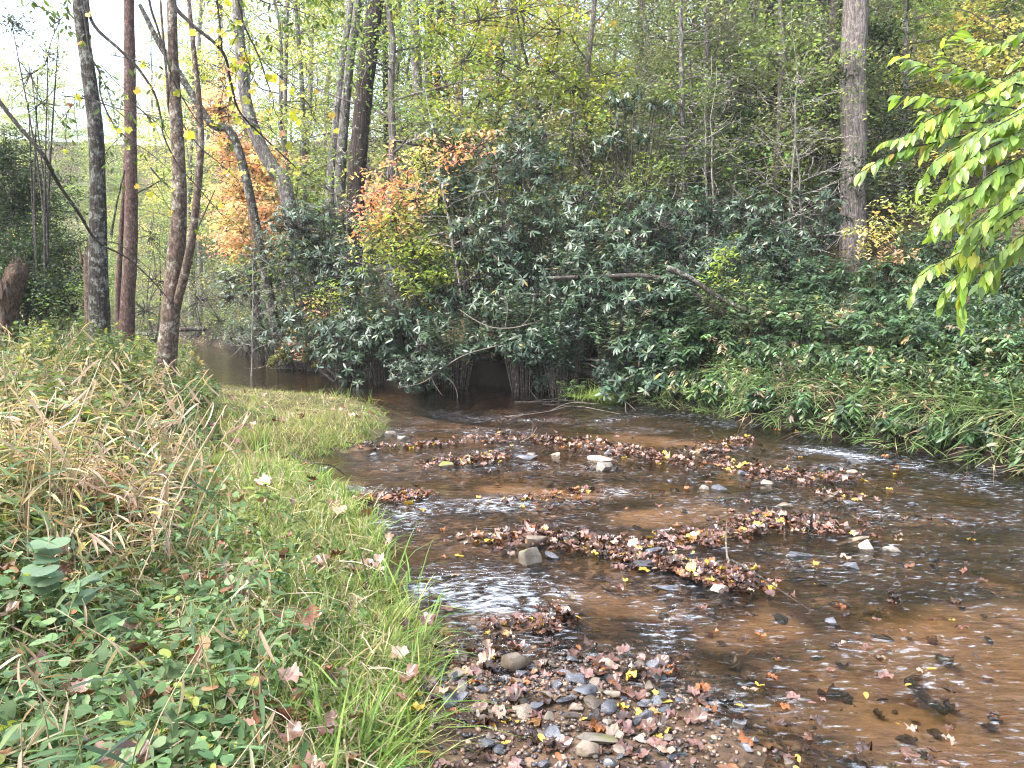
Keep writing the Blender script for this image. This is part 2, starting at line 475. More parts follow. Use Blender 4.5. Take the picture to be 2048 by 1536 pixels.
ground.add(vv, ff.ravel(), np.full(len(ff), 4), np.stack([bedmask, np.where(left, 1.0, 0.0).ravel(), np.where(ins, np.maximum(sandm, np.where(left, 0, sst(.35, .2, sd))), np.where(~left, sst(1.8, .8, sd), 0)).ravel()], 1))


def ground_mat():
    m, t, n, l = nt('ground')
    at = n.new('ShaderNodeAttribute'); at.attribute_name = 'Col'
    sp = n.new('ShaderNodeSeparateColor'); l.new(at.outputs['Color'], sp.inputs[0])
    ge = n.new('ShaderNodeNewGeometry')

    def noise(sc, det=6, ro=.65, st=None):
        k = n.new('ShaderNodeTexNoise'); k.inputs['Scale'].default_value = sc; k.inputs['Detail'].default_value = det; k.inputs['Roughness'].default_value = ro
        if st:
            mp = n.new('ShaderNodeMapping'); mp.inputs['Rotation'].default_value = (0, 0, R(-35)); mp.inputs['Scale'].default_value = st
            l.new(ge.outputs['Position'], mp.inputs[0]); l.new(mp.outputs[0], k.inputs[0])
        else: l.new(ge.outputs['Position'], k.inputs[0])
        return k

    def ramp(src, els):
        r = n.new('ShaderNodeValToRGB'); e = r.color_ramp.elements
        while len(e) < len(els): e.new(.5)
        for q, (p, c) in zip(e, els): q.position = p; q.color = (*c, 1)
        l.new(src, r.inputs[0]); return r

    def mix(f, a, b):
        k = n.new('ShaderNodeMix'); k.data_type = 'RGBA'; l.new(f, k.inputs['Factor']); l.new(a, k.inputs['A']); l.new(b, k.inputs['B']); return k.outputs['Result']

    sand = ramp(noise(3.0, 8, .7, (.5, 1.6, 1)).outputs['Fac'], [(.3, (.025, .018, .013)), (.45, (.062, .041, .028)), (.6, (.125, .083, .054)), (.75, (.21, .145, .095))])
    vor = n.new('ShaderNodeTexVoronoi'); vor.inputs['Scale'].default_value = 26; l.new(ge.outputs['Position'], vor.inputs[0])
    peb = ramp(vor.outputs['Color'], [(.2, (.05, .035, .025)), (.5, (.16, .10, .065)), (.8, (.33, .22, .14))])
    pf = ramp(noise(1.3, 5).outputs['Fac'], [(.47, (0, 0, 0)), (.58, (.75, .75, .75))])
    bed = mix(pf.outputs[0], sand.outputs[0], peb.outputs[0])
    deb = ramp(noise(5.5, 9, .75, (.6, 1.7, 1)).outputs['Fac'], [(.52, (0, 0, 0)), (.6, (.85, .85, .85))])
    dk = n.new('ShaderNodeRGB'); dk.outputs[0].default_value = (.03, .021, .014, 1)
    bed = mix(deb.outputs[0], bed, dk.outputs[0])
    lit = ramp(noise(9, 9, .8).outputs['Fac'], [(.32, (.014, .011, .007)), (.5, (.055, .042, .026)), (.62, (.11, .085, .05)), (.78, (.20, .155, .10))])
    soil = ramp(noise(12, 8, .75).outputs['Fac'], [(.35, (.03, .024, .014)), (.55, (.075, .07, .03)), (.7, (.15, .12, .065))])
    land = mix(sp.outputs['Green'], lit.outputs[0], soil.outputs[0])
    wet = n.new('ShaderNodeRGB'); wet.outputs[0].default_value = (.013, .010, .007, 1)  # near-black damp soil; shade of the undercut and hollow is painted in too
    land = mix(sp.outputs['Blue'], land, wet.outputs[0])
    sc = ramp(noise(16, 8, .7, (.6, 1.5, 1)).outputs['Fac'], [(.32, (.06, .04, .027)), (.40, (.25, .165, .105)), (.6, (.39, .265, .17)), (.75, (.46, .325, .215))])
    bed = mix(sp.outputs['Blue'], bed, sc.outputs[0])
    col = mix(sp.outputs['Red'], land, bed)
    pb = n.new('ShaderNodeBsdfPrincipled'); pb.inputs['Roughness'].default_value = .9; pb.inputs['Specular IOR Level'].default_value = .12; l.new(col, pb.inputs['Base Color'])
    bp = n.new('ShaderNodeBump'); bp.inputs['Strength'].default_value = .6; bp.inputs['Distance'].default_value = .03
    l.new(noise(14, 8, .75).outputs['Fac'], bp.inputs['Height']); l.new(bp.outputs[0], pb.inputs['Normal'])
    o = n.new('ShaderNodeOutputMaterial'); l.new(pb.outputs[0], o.inputs[0])
    return m


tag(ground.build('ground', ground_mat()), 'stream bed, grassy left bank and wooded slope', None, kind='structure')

# ---------------------------------------------------------------- water
RIFF = [((760, 1050), (1000, 1010), .5, 1.0), ((780, 1170), (1000, 1200), .40, 1.0), ((900, 1130), (1000, 1160), .35, .9), ((850, 910), (1050, 920), .5, .8), ((1540, 888), (1600, 895), .35, .9), ((1640, 905), (1720, 915), .4, 1.2),
        ((640, 960), (720, 980), .35, .8), ((1050, 1010), (1220, 990), .35, .9), ((1380, 960), (1480, 985), .3, .7), ((1250, 1290), (1420, 1380), .3, 1.0), ((1820, 1180), (2040, 1130), .4, .5),
        ((1760, 925), (1830, 938), .4, 1.3), ((1860, 960), (2030, 985), .45, .8), ((1600, 925), (1680, 930), .25, .7), ((1200, 1240), (1450, 1330), .35, 1.0), ((1120, 1190), (1330, 1240), .3, .9), ((1750, 1020), (2040, 1060), .5, .7),
        ((850, 1500), (960, 1450), .25, .9), ((1300, 860), (1500, 850), .4, .5), ((1450, 1340), (1700, 1440), .25, .8), ((1100, 990), (1180, 1010), .3, .8), ((900, 970), (1250, 985), .3, .6)]
gxw = warp(500, 46, 2.2) + .5; gyw = warp(620, 60, 2.5) + 5.5; gyw = gyw[(gyw > -9) & (gyw < 49)]
X, Y = np.meshgrid(gxw, gyw, indexing='ij')
Zg, sd, left, ins, pool, depth = terrain(X, Y, True)
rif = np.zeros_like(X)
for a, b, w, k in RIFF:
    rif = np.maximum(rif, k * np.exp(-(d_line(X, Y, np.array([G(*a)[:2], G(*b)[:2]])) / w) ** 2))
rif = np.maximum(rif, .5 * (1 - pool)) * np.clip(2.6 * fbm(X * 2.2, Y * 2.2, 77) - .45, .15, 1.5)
ca, sa = math.cos(R(-38)), math.sin(R(-38)); U, V = X * ca + Y * sa, -X * sa + Y * ca
wave = (fbm(U * 3.2, V * 6.5, 41, 3) - .5) * .060 + (fbm(U * 9, V * 15, 43, 2) - .5) * .014
Zw = wave * np.clip(rif, 0, 1.6) + .0006 * (vn(X * 6, Y * 6, 3) - .5)
keep = ins | (sd < .5)
vv, ff = grid_mesh(X, Y, Zw)
ff = ff[keep.ravel()[ff].any(1)]
used = np.unique(ff); remap = np.zeros(len(vv), np.int64); remap[used] = np.arange(len(used))
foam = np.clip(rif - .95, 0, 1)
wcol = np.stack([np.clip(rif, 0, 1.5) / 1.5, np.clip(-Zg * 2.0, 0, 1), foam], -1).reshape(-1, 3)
water = MB(); water.add(vv[used], remap[ff].ravel(), np.full(len(ff), 4), wcol[used])


def water_mat():
    m, t, n, l = nt('stream_water')
    at = n.new('ShaderNodeAttribute'); at.attribute_name = 'Col'
    sp = n.new('ShaderNodeSeparateColor'); l.new(at.outputs['Color'], sp.inputs[0])
    ge = n.new('ShaderNodeNewGeometry')
    mp = n.new('ShaderNodeMapping'); mp.inputs['Rotation'].default_value = (0, 0, R(38)); mp.inputs['Scale'].default_value = (.55, 1.4, 1)
    l.new(ge.outputs['Position'], mp.inputs[0])
    a = n.new('ShaderNodeTexNoise'); a.inputs['Scale'].default_value = 19; a.inputs['Detail'].default_value = 4; a.inputs['Roughness'].default_value = .6
    a.inputs['Distortion'].default_value = .6
    l.new(mp.outputs[0], a.inputs[0])
    st = n.new('ShaderNodeMath'); st.operation = 'MULTIPLY_ADD'; st.inputs[1].default_value = 1.7; st.inputs[2].default_value = .10
    l.new(sp.outputs['Red'], st.inputs[0])
    bp = n.new('ShaderNodeBump'); bp.inputs['Distance'].default_value = .05
    l.new(st.outputs[0], bp.inputs['Strength']); l.new(a.outputs['Fac'], bp.inputs['Height'])
    fr = n.new('ShaderNodeFresnel'); fr.inputs['IOR'].default_value = 1.40; l.new(bp.outputs[0], fr.inputs['Normal'])
    gl = n.new('ShaderNodeBsdfGlossy'); gl.inputs['Roughness'].default_value = .04; l.new(bp.outputs[0], gl.inputs['Normal'])
    tr = n.new('ShaderNodeBsdfTransparent')
    mx = n.new('ShaderNodeMix'); mx.data_type = 'RGBA'; mx.inputs['A'].default_value = (.82, .74, .63, 1); mx.inputs['B'].default_value = (.20, .15, .10, 1)
    l.new(sp.outputs['Green'], mx.inputs['Factor']); l.new(mx.outputs['Result'], tr.inputs['Color'])
    ms = n.new('ShaderNodeMixShader'); l.new(fr.outputs[0], ms.inputs[0]); l.new(tr.outputs[0], ms.inputs[1]); l.new(gl.outputs[0], ms.inputs[2])
    foam_glint = n.new('ShaderNodeTexNoise'); foam_glint.inputs['Scale'].default_value = 22; foam_glint.inputs['Detail'].default_value = 5; foam_glint.inputs['Roughness'].default_value = .7; l.new(mp.outputs[0], foam_glint.inputs[0])
    f1 = n.new('ShaderNodeMath'); f1.operation = 'MULTIPLY_ADD'; f1.inputs[1].default_value = .22; l.new(sp.outputs['Red'], f1.inputs[0]); l.new(foam_glint.outputs['Fac'], f1.inputs[2])
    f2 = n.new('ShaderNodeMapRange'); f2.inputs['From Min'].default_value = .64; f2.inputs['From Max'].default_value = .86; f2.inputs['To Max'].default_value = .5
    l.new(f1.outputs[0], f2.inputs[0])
    df = n.new('ShaderNodeBsdfDiffuse'); df.inputs['Color'].default_value = (.62, .70, .80, 1)  # bluish-white streaks: aerated water plus sky glints painted as diffuse colour
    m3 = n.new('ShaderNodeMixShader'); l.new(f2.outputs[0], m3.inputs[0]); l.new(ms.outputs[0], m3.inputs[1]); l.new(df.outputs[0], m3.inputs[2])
    o = n.new('ShaderNodeOutputMaterial'); l.new(m3.outputs[0], o.inputs[0])
    return m


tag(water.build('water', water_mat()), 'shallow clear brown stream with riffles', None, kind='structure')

# ---------------------------------------------------------------- trees: shared builders
GREEN = [((.13, .185, .08), 3), ((.155, .205, .085), 2), ((.10, .15, .072), 2)]
GREYG = [((.18, .205, .145), 3), ((.145, .175, .115), 2), ((.23, .245, .17), 1)]
YELG = [((.23, .275, .10), 3), ((.30, .32, .13), 2), ((.17, .22, .09), 2)]
YEL = [((.43, .38, .16), 3), ((.37, .36, .15), 2), ((.46, .34, .16), 1)]
ORAN = [((.56, .34, .27), 3), ((.58, .39, .28), 2), ((.55, .29, .24), 2), ((.50, .40, .22), 1)]
DARKG = [((.022, .040, .022), 3), ((.032, .052, .028), 2), ((.018, .030, .020), 1)]
RHO = [((.026, .050, .029), 4), ((.038, .070, .036), 2), ((.055, .085, .04), 1), ((.25, .19, .05), .04), ((.16, .09, .04), .04)]
HOB = [((.034, .068, .030), 4), ((.05, .088, .036), 2), ((.024, .05, .026), 2), ((.14, .15, .035), .15)]


def leaf_cloud(mb, tpl, centers, per, spread, size, colors, r, flat=.45, droop=.25, up=1.0):
    """leaves scattered round cluster centres in drooping, more or less level sprays"""
    c = np.repeat(np.asarray(centers, float), per, 0); n = len(c)
    off = r.normal(0, 1, (n, 3)) * A(1, 1, flat) * np.repeat(np.broadcast_to(spread, (len(centers),)), per)[:, None]
    az = r.uniform(0, 2 * math.pi, n)
    D = np.stack([np.cos(az), np.sin(az), r.normal(-droop, .35, n)], 1)
    N = np.stack([r.normal(0, .45, n), r.normal(0, .45, n), np.full(n, up)], 1)
    place(mb, tpl, c + off, D, N, size * r.uniform(.7, 1.25, n), colors if isinstance(colors, np.ndarray) else pal(colors, n, r))


def limb(mb, r, p0, d0, L, r0, m=6, wig=.16, sides=5, grav=.0):
    d = nrm(d0); p = [np.asarray(p0, float)]
    for k in range(m - 1):
        d = nrm(d + r.normal(0, wig, 3) + A(0, 0, grav)); p.append(p[-1] + d * L / (m - 1))
    p = np.array(p); tube(mb, p, np.linspace(r0, r0 * .25, m), sides, cap=False)
    return p


def forest_tree(seed, H, r0, lo, spread, nl, per, size, palette, tpl=T_Q, bark=None, fl=.4, bare=0):
    r = np.random.default_rng(seed)
    root = thing('forest_tree', None, 'tree')
    tb, cb = MB(), MB()
    m = 14; t = np.linspace(0, 1, m)
    path = np.stack([np.cumsum(r.normal(0, .013 * H, m)) * t, np.cumsum(r.normal(0, .013 * H, m)) * t, t * H], 1)
    path[:, :2] -= path[0, :2]
    path[0, 2] = -.4
    tube(tb, path, r0 * (1.15 - .95 * t), 8, cap=False)
    cl = []
    for k in range(nl):
        u = lo + (1 - lo) * (k + r.uniform(0, .8)) / nl
        i = min(int(u * (m - 1)), m - 2); p0 = path[i] + (path[i + 1] - path[i]) * (u * (m - 1) - i)
        az = k * 2.4 + r.uniform(-.5, .5); el = r.uniform(.0, .55)
        L = spread * (1.15 - .75 * (u - lo) / (1 - lo)) * r.uniform(.6, 1.15)
        q = limb(tb, r, p0, A(math.cos(az), math.sin(az), el), L, r0 * (1.1 - .95 * u) * .42, 6, .13)
        ends = [q[-1], q[-2], q[3]]
        for s in range(5):
            b = q[r.integers(2, 6)]
            e = limb(tb, r, b, nrm(q[-1] - q[0]) + r.normal(0, .75, 3) * A(1, 1, .6), L * r.uniform(.25, .5), .012, 4, .2, 3)
            ends += [e[-1], e[2]]
        if k >= bare: cl += ends
    cl.append(path[-1]); cl = np.array(cl)
    cl = cl[r.random(len(cl)) < .85]
    base = pal(palette, len(cl), r, .22)
    leaf_cloud(cb, tpl, cl, per, spread * .13, size, np.repeat(base, per, 0) * (1 + r.normal(0, .12, (len(cl) * per, 1))), r, fl)
    tb.build('trunk', bark or M_BGREY, root); cb.build('crown', M_LEAF, root)
    return root


# ---------------------------------------------------------------- the woods behind
PROTO = {}
specs = [('greyish green', GREYG, T_Q, .085, 5), ('mid green', GREEN, T_Q, .09, 5), ('yellow-green', YELG, T_Q, .10, 5), ('yellow', YEL, T_QW, .09, 4),
         ('orange', ORAN, T_QN, .10, 4), ('dark green', DARKG, T_Q, .085, 6)]
UNDER = {}
for i, (nm, p_, tp, sz, per) in enumerate(specs):
    for v in range(2 if i < 3 else 1):
        bk = [M_BGREY, M_BOAK, M_BGREY][(i + v) % 3]
        PROTO.setdefault(nm, []).append([forest_tree(100 + i * 7 + v, 13 + 2 * v, .09 + .025 * v, .10 + .10 * v, 2.6, 32, per * 5, sz * 1.2, p_, tp, bk), False])
    UNDER[nm] = [[forest_tree(300 + i, 4.2, .035, .06, 1.5, 20, per * 3, sz * 1.15, p_, tp, M_BGREY), False]]
MARKS = [(-200, 'past the rotten snag'), (110, 'past the two upright bank trunks'), (300, 'past the forked bank tree'), (420, 'behind the leaning grey trunk'), (640, 'behind the shaggy dark trunk'),
         (800, 'behind the twin grey trunks'), (960, 'behind the yellow-green sapling'), (1180, 'behind the bare-twigged pine'), (1400, 'behind the pale dead trunk'),
         (1560, 'behind the thick furrowed trunk'), (1760, 'behind the broad-leaved branch')]
DEPTH = [(24, 'low on the slope'), (31, 'midway up the slope'), (40, 'well up the slope'), (999, 'deep in the woods')]


def mark(px): return [m for a, m in MARKS if px >= a][-1]


def plant_tree(nm, px, d, sc=1.0, v=None, under=False):
    x = (px - 1024) / F * d; z_, sd_, lf_, in_, _, _ = terrain(A(x), A(d), True); z = float(z_[0])
    if in_[0] or (sd_[0] < 1.2) or (under and 300 < px < 600 and d < 27 + (px < 470) * 12): return None
    ps = (UNDER if under else PROTO)[nm]; k = ps[(v if v is not None else int(rng.integers(0, 9))) % len(ps)]
    lab = f'{nm} {"understory" if under else "forest"} tree {[b for a, b in DEPTH if d < a][0]} {mark(px)}'
    args = ((x, d, z), (0, 0, rng.uniform(0, 6.28)), sc, lab, 'trees of the woods beyond the stream')
    if not k[1]: k[1] = True; return put(k[0], *args)
    return dup(k[0], *args)


names = ['greyish green', 'mid green', 'yellow-green', 'yellow', 'dark green', 'orange']
for row, (d0, step, wts) in enumerate([(20.5, 125, (4, 2.5, 1.6, .3, 1.0, .1)), (26, 110, (4, 2.4, 1.8, .5, .8, .2)), (33, 100, (4, 2.4, 1.8, .6, .8, .3)), (42, 92, (4, 2.4, 1.8, .8, .8, .3)), (54, 92, (4, 2.4, 1.8, .6, .6, .3))]):
    px = 430 - row * 10
    while px < 2250:
        w = np.array(wts, float)
        if 950 < px < 1300: w = w * A(.5, .8, 2.4, 1.6, .3, 1)
        if px > 1350: w = w * A(1.5, 1.2, .6, 1, 1.6, .8)
        plant_tree(str(rng.choice(names, p=w / w.sum())), px + rng.uniform(-45, 45), d0 + rng.uniform(-2.2, 2.2), rng.uniform(.8, 1.25) * (1 + .05 * row))
        px += step
for row, (d0, step) in enumerate([(18.5, 120), (21.5, 110), (25, 100), (30, 90), (37, 80), (46, 80)]):
    px = 400 - row * 8
    while px < 2200:
        w = np.array((5, 3, 1.5, .35, 1.2, .3)) * (A(.6, .8, 2.2, 1.6, .3, 1.2) if 950 < px < 1300 else 1) * (A(1.3, 1.2, 1, 1, 1.4, .8) if px > 1500 else 1)
        plant_tree(str(rng.choice(names, p=w / w.sum())), px + rng.uniform(-50, 50), d0 + rng.uniform(-1.5, 1.5), rng.uniform(.7, 1.3) * (1 + .06 * row), under=True)
        px += step
for d, p0, p1, n_ in [(75, -150, 440, 10), (95, -150, 440, 12), (26, -80, 360, 5), (34, -100, 420, 7), (44, -100, 420, 8), (58, -100, 430, 9)]:
    for k in range(n_):
        plant_tree(str(rng.choice(names, p=A(2, 3, 3, 1, .6, .2) / 9.8)), p0 + (p1 - p0) * (k + rng.random()) / n_, d + rng.uniform(-3, 3), rng.uniform(.7, 1.1) * (1 + .018 * (d - 26)), under=True)
for x_, y_, sc in [(-7, -2, 1.1), (-10, 4, 1.1), (-5, -7, 1.2), (1, -9, 1.2), (7, -7, 1.2), (11, -2, 1.1), (12, 4, 1.1), (-13, 9, 1.0), (-3.5, -3.5, 1.0), (4, -12, 1.3), (-9, -9, 1.3), (15, -8, 1.2)]:  # unseen trees, added to hold sky light off the foreground
    nm = str(rng.choice(names[:3])); k = PROTO[nm][int(rng.integers(0, 2))]
    o = dup(k[0], (x_, y_, gz(x_, y_)), (0, 0, rng.uniform(0, 6.28)), sc, f'{nm} unseen tree around the viewpoint, added for shade', 'unseen shade trees around the viewpoint')
for px, d, sc, nm in [(-60, 46, .85, 'mid green'), (60, 60, .9, 'yellow-green'), (150, 52, .62, 'greyish green'), (215, 62, .75, 'yellow-green'), (290, 50, .7, 'mid green'), (340, 60, .95, 'yellow'),
                      (395, 48, 1.0, 'yellow-green'), (120, 75, 1.0, 'mid green'), (250, 80, 1.05, 'greyish green'), (330, 72, 1.2, 'yellow-green'), (20, 84, .9, 'yellow'), (180, 90, .9, 'yellow-green'),
                      (-20, 36, .6, 'greyish green'), (90, 34, .45, 'mid green'), (225, 36, .5, 'yellow-green'), (310, 40, .55, 'yellow-green'), (375, 36, .6, 'greyish green'), (400, 60, 1.25, 'mid green')]:
    plant_tree(nm, px, d, sc)


def trunk_tree(name, label, cat, pix, rad, bark, sides=18, rings=50, rough=.05, seed=1, extra=(), group=None, base_drop=.5, leaves=None):
    """a trunk drawn through photo pixels at their distances: pix = [(px, py, d)...] from the base up, rad in metres at each"""
    P = np.array([W(*q) for q in pix])
    if base_drop: P[0, 2] = gz(P[0, 0], P[0, 1]) - .15
    base = P[0].copy(); base[2] = gz(P[0, 0], P[0, 1])
    root = thing(name, label, cat, base, group)
    tb = MB(); pp = smooth_path(P, rings)
    rr = np.interp(np.linspace(0, 1, rings), np.linspace(0, 1, len(rad)), rad)
    if base_drop: rr = rr * (1 + .35 * np.exp(-np.arange(rings) / 2.5))
    tube(tb, pp, rr, sides, rough=rough, seed=seed)
    for e in extra:
        q = np.array([W(*k) for k in e[0]]); mm = max(6, len(q) * 5)
        tube(tb, smooth_path(q, mm), np.linspace(e[1], e[2], mm), 7, rough=.04, seed=seed + 1)
    tb.build('trunk', bark, root, base)
    return root, base


def blobs_crown(root, base, blobs, tpl, size, mat, r, name='crown', twig=None, fl=.4, dens=1.0):
    """blobs: (px, py, radius px, d, clusters, leaves per cluster, palette)"""
    cb, tb = MB(), MB(); done = []
    for px, py, rp, d, nc, per, p_ in blobs:
        c = W(px, py, d); R_ = rp / F * d
        if twig is not None and done:
            e = min(done, key=lambda q: ((q - c) ** 2).sum()); tube(tb, smooth_path([e, (e + c) / 2 + r.normal(0, .05, 3), c], 8), .008 * d / 14, 5, cap=False)
        done.append(c)
        off = r.normal(0, .55, (nc, 3)) * R_ * A(1, .8, .85)
        cs = c + off
        col = np.repeat(pal(p_, nc, r, .2), per, 0)
        leaf_cloud(cb, tpl, cs, per, R_ * .16 + .05, size, col, r, fl)
        if twig is not None:
            for k in range(0, nc, 2):
                a = c
                q = smooth_path([a, (a + cs[k]) / 2 + r.normal(0, .06, 3) * R_, cs[k]], 6)
                tube(tb, q, np.linspace(.012, .003, 6) * d / 14, 4, cap=False)
    cb.build(name, mat, root, base)
    if twig is not None: tb.build('twigs', twig, root, base)


R1 = np.random.default_rng(21)
# trunks standing in the woods
trunk_tree('tall_tree', 'thick furrowed pale oak trunk standing alone above the right bank', 'tree', [(1706, 560, 17), (1706, 430, 17), (1708, 300, 17), (1706, 150, 17), (1712, 0, 17), (1716, -200, 17)],
           [.275, .262, .255, .26, .25, .24], M_BOAK, 28, 90, .035, 3)
trunk_tree('tall_tree', 'shaggy dark brown trunk rising behind the red-leaved dogwood', 'tree', [(690, 520, 19), (712, 380, 19), (722, 250, 19), (738, 100, 19), (752, 0, 19), (770, -180, 19)],
           [.24, .22, .21, .20, .19, .17], M_BSHAG, 16, 70, .09, 4)
trunk_tree('tall_tree', 'grey trunk leaning close beside the shaggy dark trunk', 'tree', [(668, 520, 19.5), (680, 380, 19.5), (685, 280, 19.5), (700, 120, 19.5), (712, 40, 19.5), (725, -120, 19.5)], [.15, .14, .13, .11, .1, .09], M_BGREY, 12, 50, .05, 5)
trunk_tree('tall_tree', 'narrow grey trunk left of the shaggy dark trunk', 'tree', [(655, 520, 20), (662, 380, 20), (672, 260, 20), (684, 140, 20), (700, 30, 20), (708, -80, 20)], [.12, .12, .11, .10, .09, .08], M_BGREY, 12, 50, .05, 6)
trunk_tree('tall_tree', 'left one of the straight twin grey trunks', 'tree', [(842, 420, 24), (838, 250, 24), (832, 120, 24), (826, 0, 24), (822, -150, 24)], [.17, .16, .15, .15, .14], M_BGREY, 12, 50, .04, 7)
trunk_tree('tall_tree', 'right one of the straight twin grey trunks', 'tree', [(860, 420, 24.5), (856, 250, 24.5), (856, 120, 24.5), (860, 0, 24.5), (864, -150, 24.5)], [.15, .14, .13, .13, .12], M_BGREY, 12, 50, .04, 8)
trunk_tree('tall_tree', 'thin dark trunk just right of the twin grey trunks', 'tree', [(878, 420, 25), (874, 250, 25), (876, 100, 25), (882, 0, 25), (886, -150, 25)], [.10, .10, .09, .09, .08], M_BSHAG, 10, 40, .04, 9)
trunk_tree('dead_tree', 'pale weathered dead trunk with peeling bark and stubs', 'tree', [(1468, 420, 26), (1472, 280, 26), (1466, 180, 26), (1460, 80, 26), (1452, 20, 26), (1446, -40, 26)], [.24, .25, .26, .27, .24, .2], M_DEAD, 16, 60, .08, 10,
           [([(1470, 120, 26), (1510, 105, 26), (1545, 110, 26)], .05, .02), ([(1465, 200, 26), (1430, 170, 26), (1400, 180, 26)], .04, .01)])
trunk_tree('tall_tree', 'brownish trunk just right of the pale dead trunk', 'tree', [(1556, 420, 25), (1552, 250, 25), (1546, 130, 25), (1535, 0, 25), (1528, -150, 25)], [.17, .17, .16, .16, .15], M_BSHAG, 14, 50, .05, 11)
trunk_tree('tall_tree', 'slender dark trunk between the dead trunk and the thick oak', 'tree', [(1682, 480, 19), (1676, 350, 19), (1662, 230, 19), (1655, 150, 19), (1660, 0, 19)], [.08, .075, .06, .05, .04], M_BSHAG, 10, 40, .04, 12)
for i, (px, px2, d, w) in enumerate([(968, 985, 30, .12), (1000, 992, 27, .09), (1080, 1100, 28, .08), (1225, 1235, 27, .07), (1290, 1280, 29, .1), (1340, 1338, 31, .09), (1500, 1512, 30, .1), (1610, 1600, 28, .11), (1820, 1830, 22, .06), (1905, 1890, 26, .1), (2010, 2020, 24, .09), (560, 575, 27, .09), (610, 590, 25, .08), (780, 770, 27, .10), (920, 905, 28, .09), (1400, 1412, 22, .06), (450, 440, 38, .12), (395, 402, 42, .12)]):
    trunk_tree('slender_tree', f'thin bare trunk {mark(px)}, leaning {["left", "right"][int(px2 > px)]}, {[b for a, b in DEPTH if d < a][0]}', 'tree',
               [(px, 470, d), ((px + px2) / 2 + R1.uniform(-6, 6), 230, d), (px2, 0, d), (px2 + (px2 - px), -160, d)], [w, w * .9, w * .8, w * .7], [M_BGREY, M_BSHAG, M_BOAK][i % 3], 9, 40, .05, 40 + i, group='thin trunks on the slope')

# leaning trunks and the orange tree beside the pool
trunk_tree('leaning_tree', 'thick grey trunk leaning left over the pool', 'tree', [(615, 480, 21), (575, 395, 21), (545, 335, 21), (515, 280, 21), (490, 190, 21), (478, 60, 21), (470, -80, 21)], [.2, .19, .18, .17, .15, .13, .12], M_BGREY, 16, 60, .05, 14)
trunk_tree('leaning_tree', 'thinner dark trunk slanting left across the leaning grey trunk', 'tree', [(560, 390, 20), (480, 310, 20), (420, 245, 20), (360, 150, 20), (320, 90, 20), (280, 10, 20)], [.12, .11, .10, .085, .07, .05], M_BDARK, 12, 50, .05, 15)
rt, b0 = trunk_tree('orange_tree', 'orange-red autumn tree standing beside the pool', 'tree', [(520, 560, 24), (500, 430, 24), (495, 300, 24), (480, 150, 24), (470, 60, 24)], [.1, .09, .08, .06, .04], M_BGREY, 10, 40, .04, 16)
blobs_crown(rt, b0, [(500, 480, 55, 22.5, 90, 30, ORAN), (490, 400, 60, 22.5, 100, 30, ORAN), (520, 330, 50, 22.5, 70, 26, ORAN), (460, 290, 45, 22.5, 46, 24, ORAN), (440, 220, 45, 22.5, 50, 24, ORAN), (530, 440, 45, 22, 50, 26, ORAN), (490, 530, 35, 24, 26, 20, YEL), (450, 160, 40, 24, 24, 14, ORAN)], T_Q, .12, M_LEAF, R1, twig=M_TWIG)
# yellow-green sapling in the middle
rt, b0 = trunk_tree('sapling', 'yellow-green maple sapling with level leaf sprays in the middle of the woods', 'tree', [(1098, 420, 19), (1092, 320, 19), (1080, 230, 19), (1066, 170, 19), (1045, 90, 19), (1034, 20, 19), (1028, -60, 19)], [.07, .065, .055, .045, .035, .025, .02], M_TWIG, 9, 50, .03, 17,
                    [([(1064, 165, 19), (1000, 190, 18.8), (930, 200, 18.6)], .02, .006), ([(1045, 90, 19), (1110, 40, 18.8), (1150, 20, 18.7)], .018, .006), ([(1080, 230, 19), (1150, 170, 18.7), (1230, 160, 18.5)], .02, .006), ([(1040, 60, 19), (980, 50, 18.8), (930, 70, 18.7)], .016, .005)])
YG2 = [((.20, .25, .05), 4), ((.26, .27, .05), 2), ((.14, .19, .04), 2), ((.34, .20, .06), .4)]
blobs_crown(rt, b0, [(px, py, rp, 18.6, nc, 12, YG2) for px, py, rp, nc in [(960, 40, 70, 26), (1040, 20, 70, 26), (1120, 60, 70, 26), (930, 120, 70, 22), (1010, 120, 60, 22), (1100, 140, 60, 22), (900, 190, 60, 18), (960, 200, 60, 18), (1150, 170, 60, 20), (1210, 150, 40, 12), (870, 60, 50, 16), (1000, 240, 50, 14), (1180, 230, 50, 14), (900, 260, 50, 10)]], T_OVAL, .125, M_LEAF, R1, fl=.3, twig=M_TWIG)
# leafless grey saplings among the understory
BARE = forest_tree(700, 5.5, .03, .1, 1.7, 26, 1, .08, GREYG, T_Q, M_DEAD); BARE.name = 'bare_sapling'
for k in range(17):
    px, d = R1.uniform(1120, 1720) if k < 10 else R1.uniform(480, 1100), R1.uniform(15.5, 23); x = (px - 1024) / F * d
    ar = ((x, d, gz(x, d)), (R1.normal(0, .12), R1.normal(0, .12), R1.uniform(0, 6.28)), R1.uniform(.6, 1.15), f'leafless grey sapling {[b for a, b in DEPTH if d < a][0]} {mark(px)}', 'leafless saplings on the slope')
    put(BARE, *ar) if k == 0 else dup(BARE, *ar)
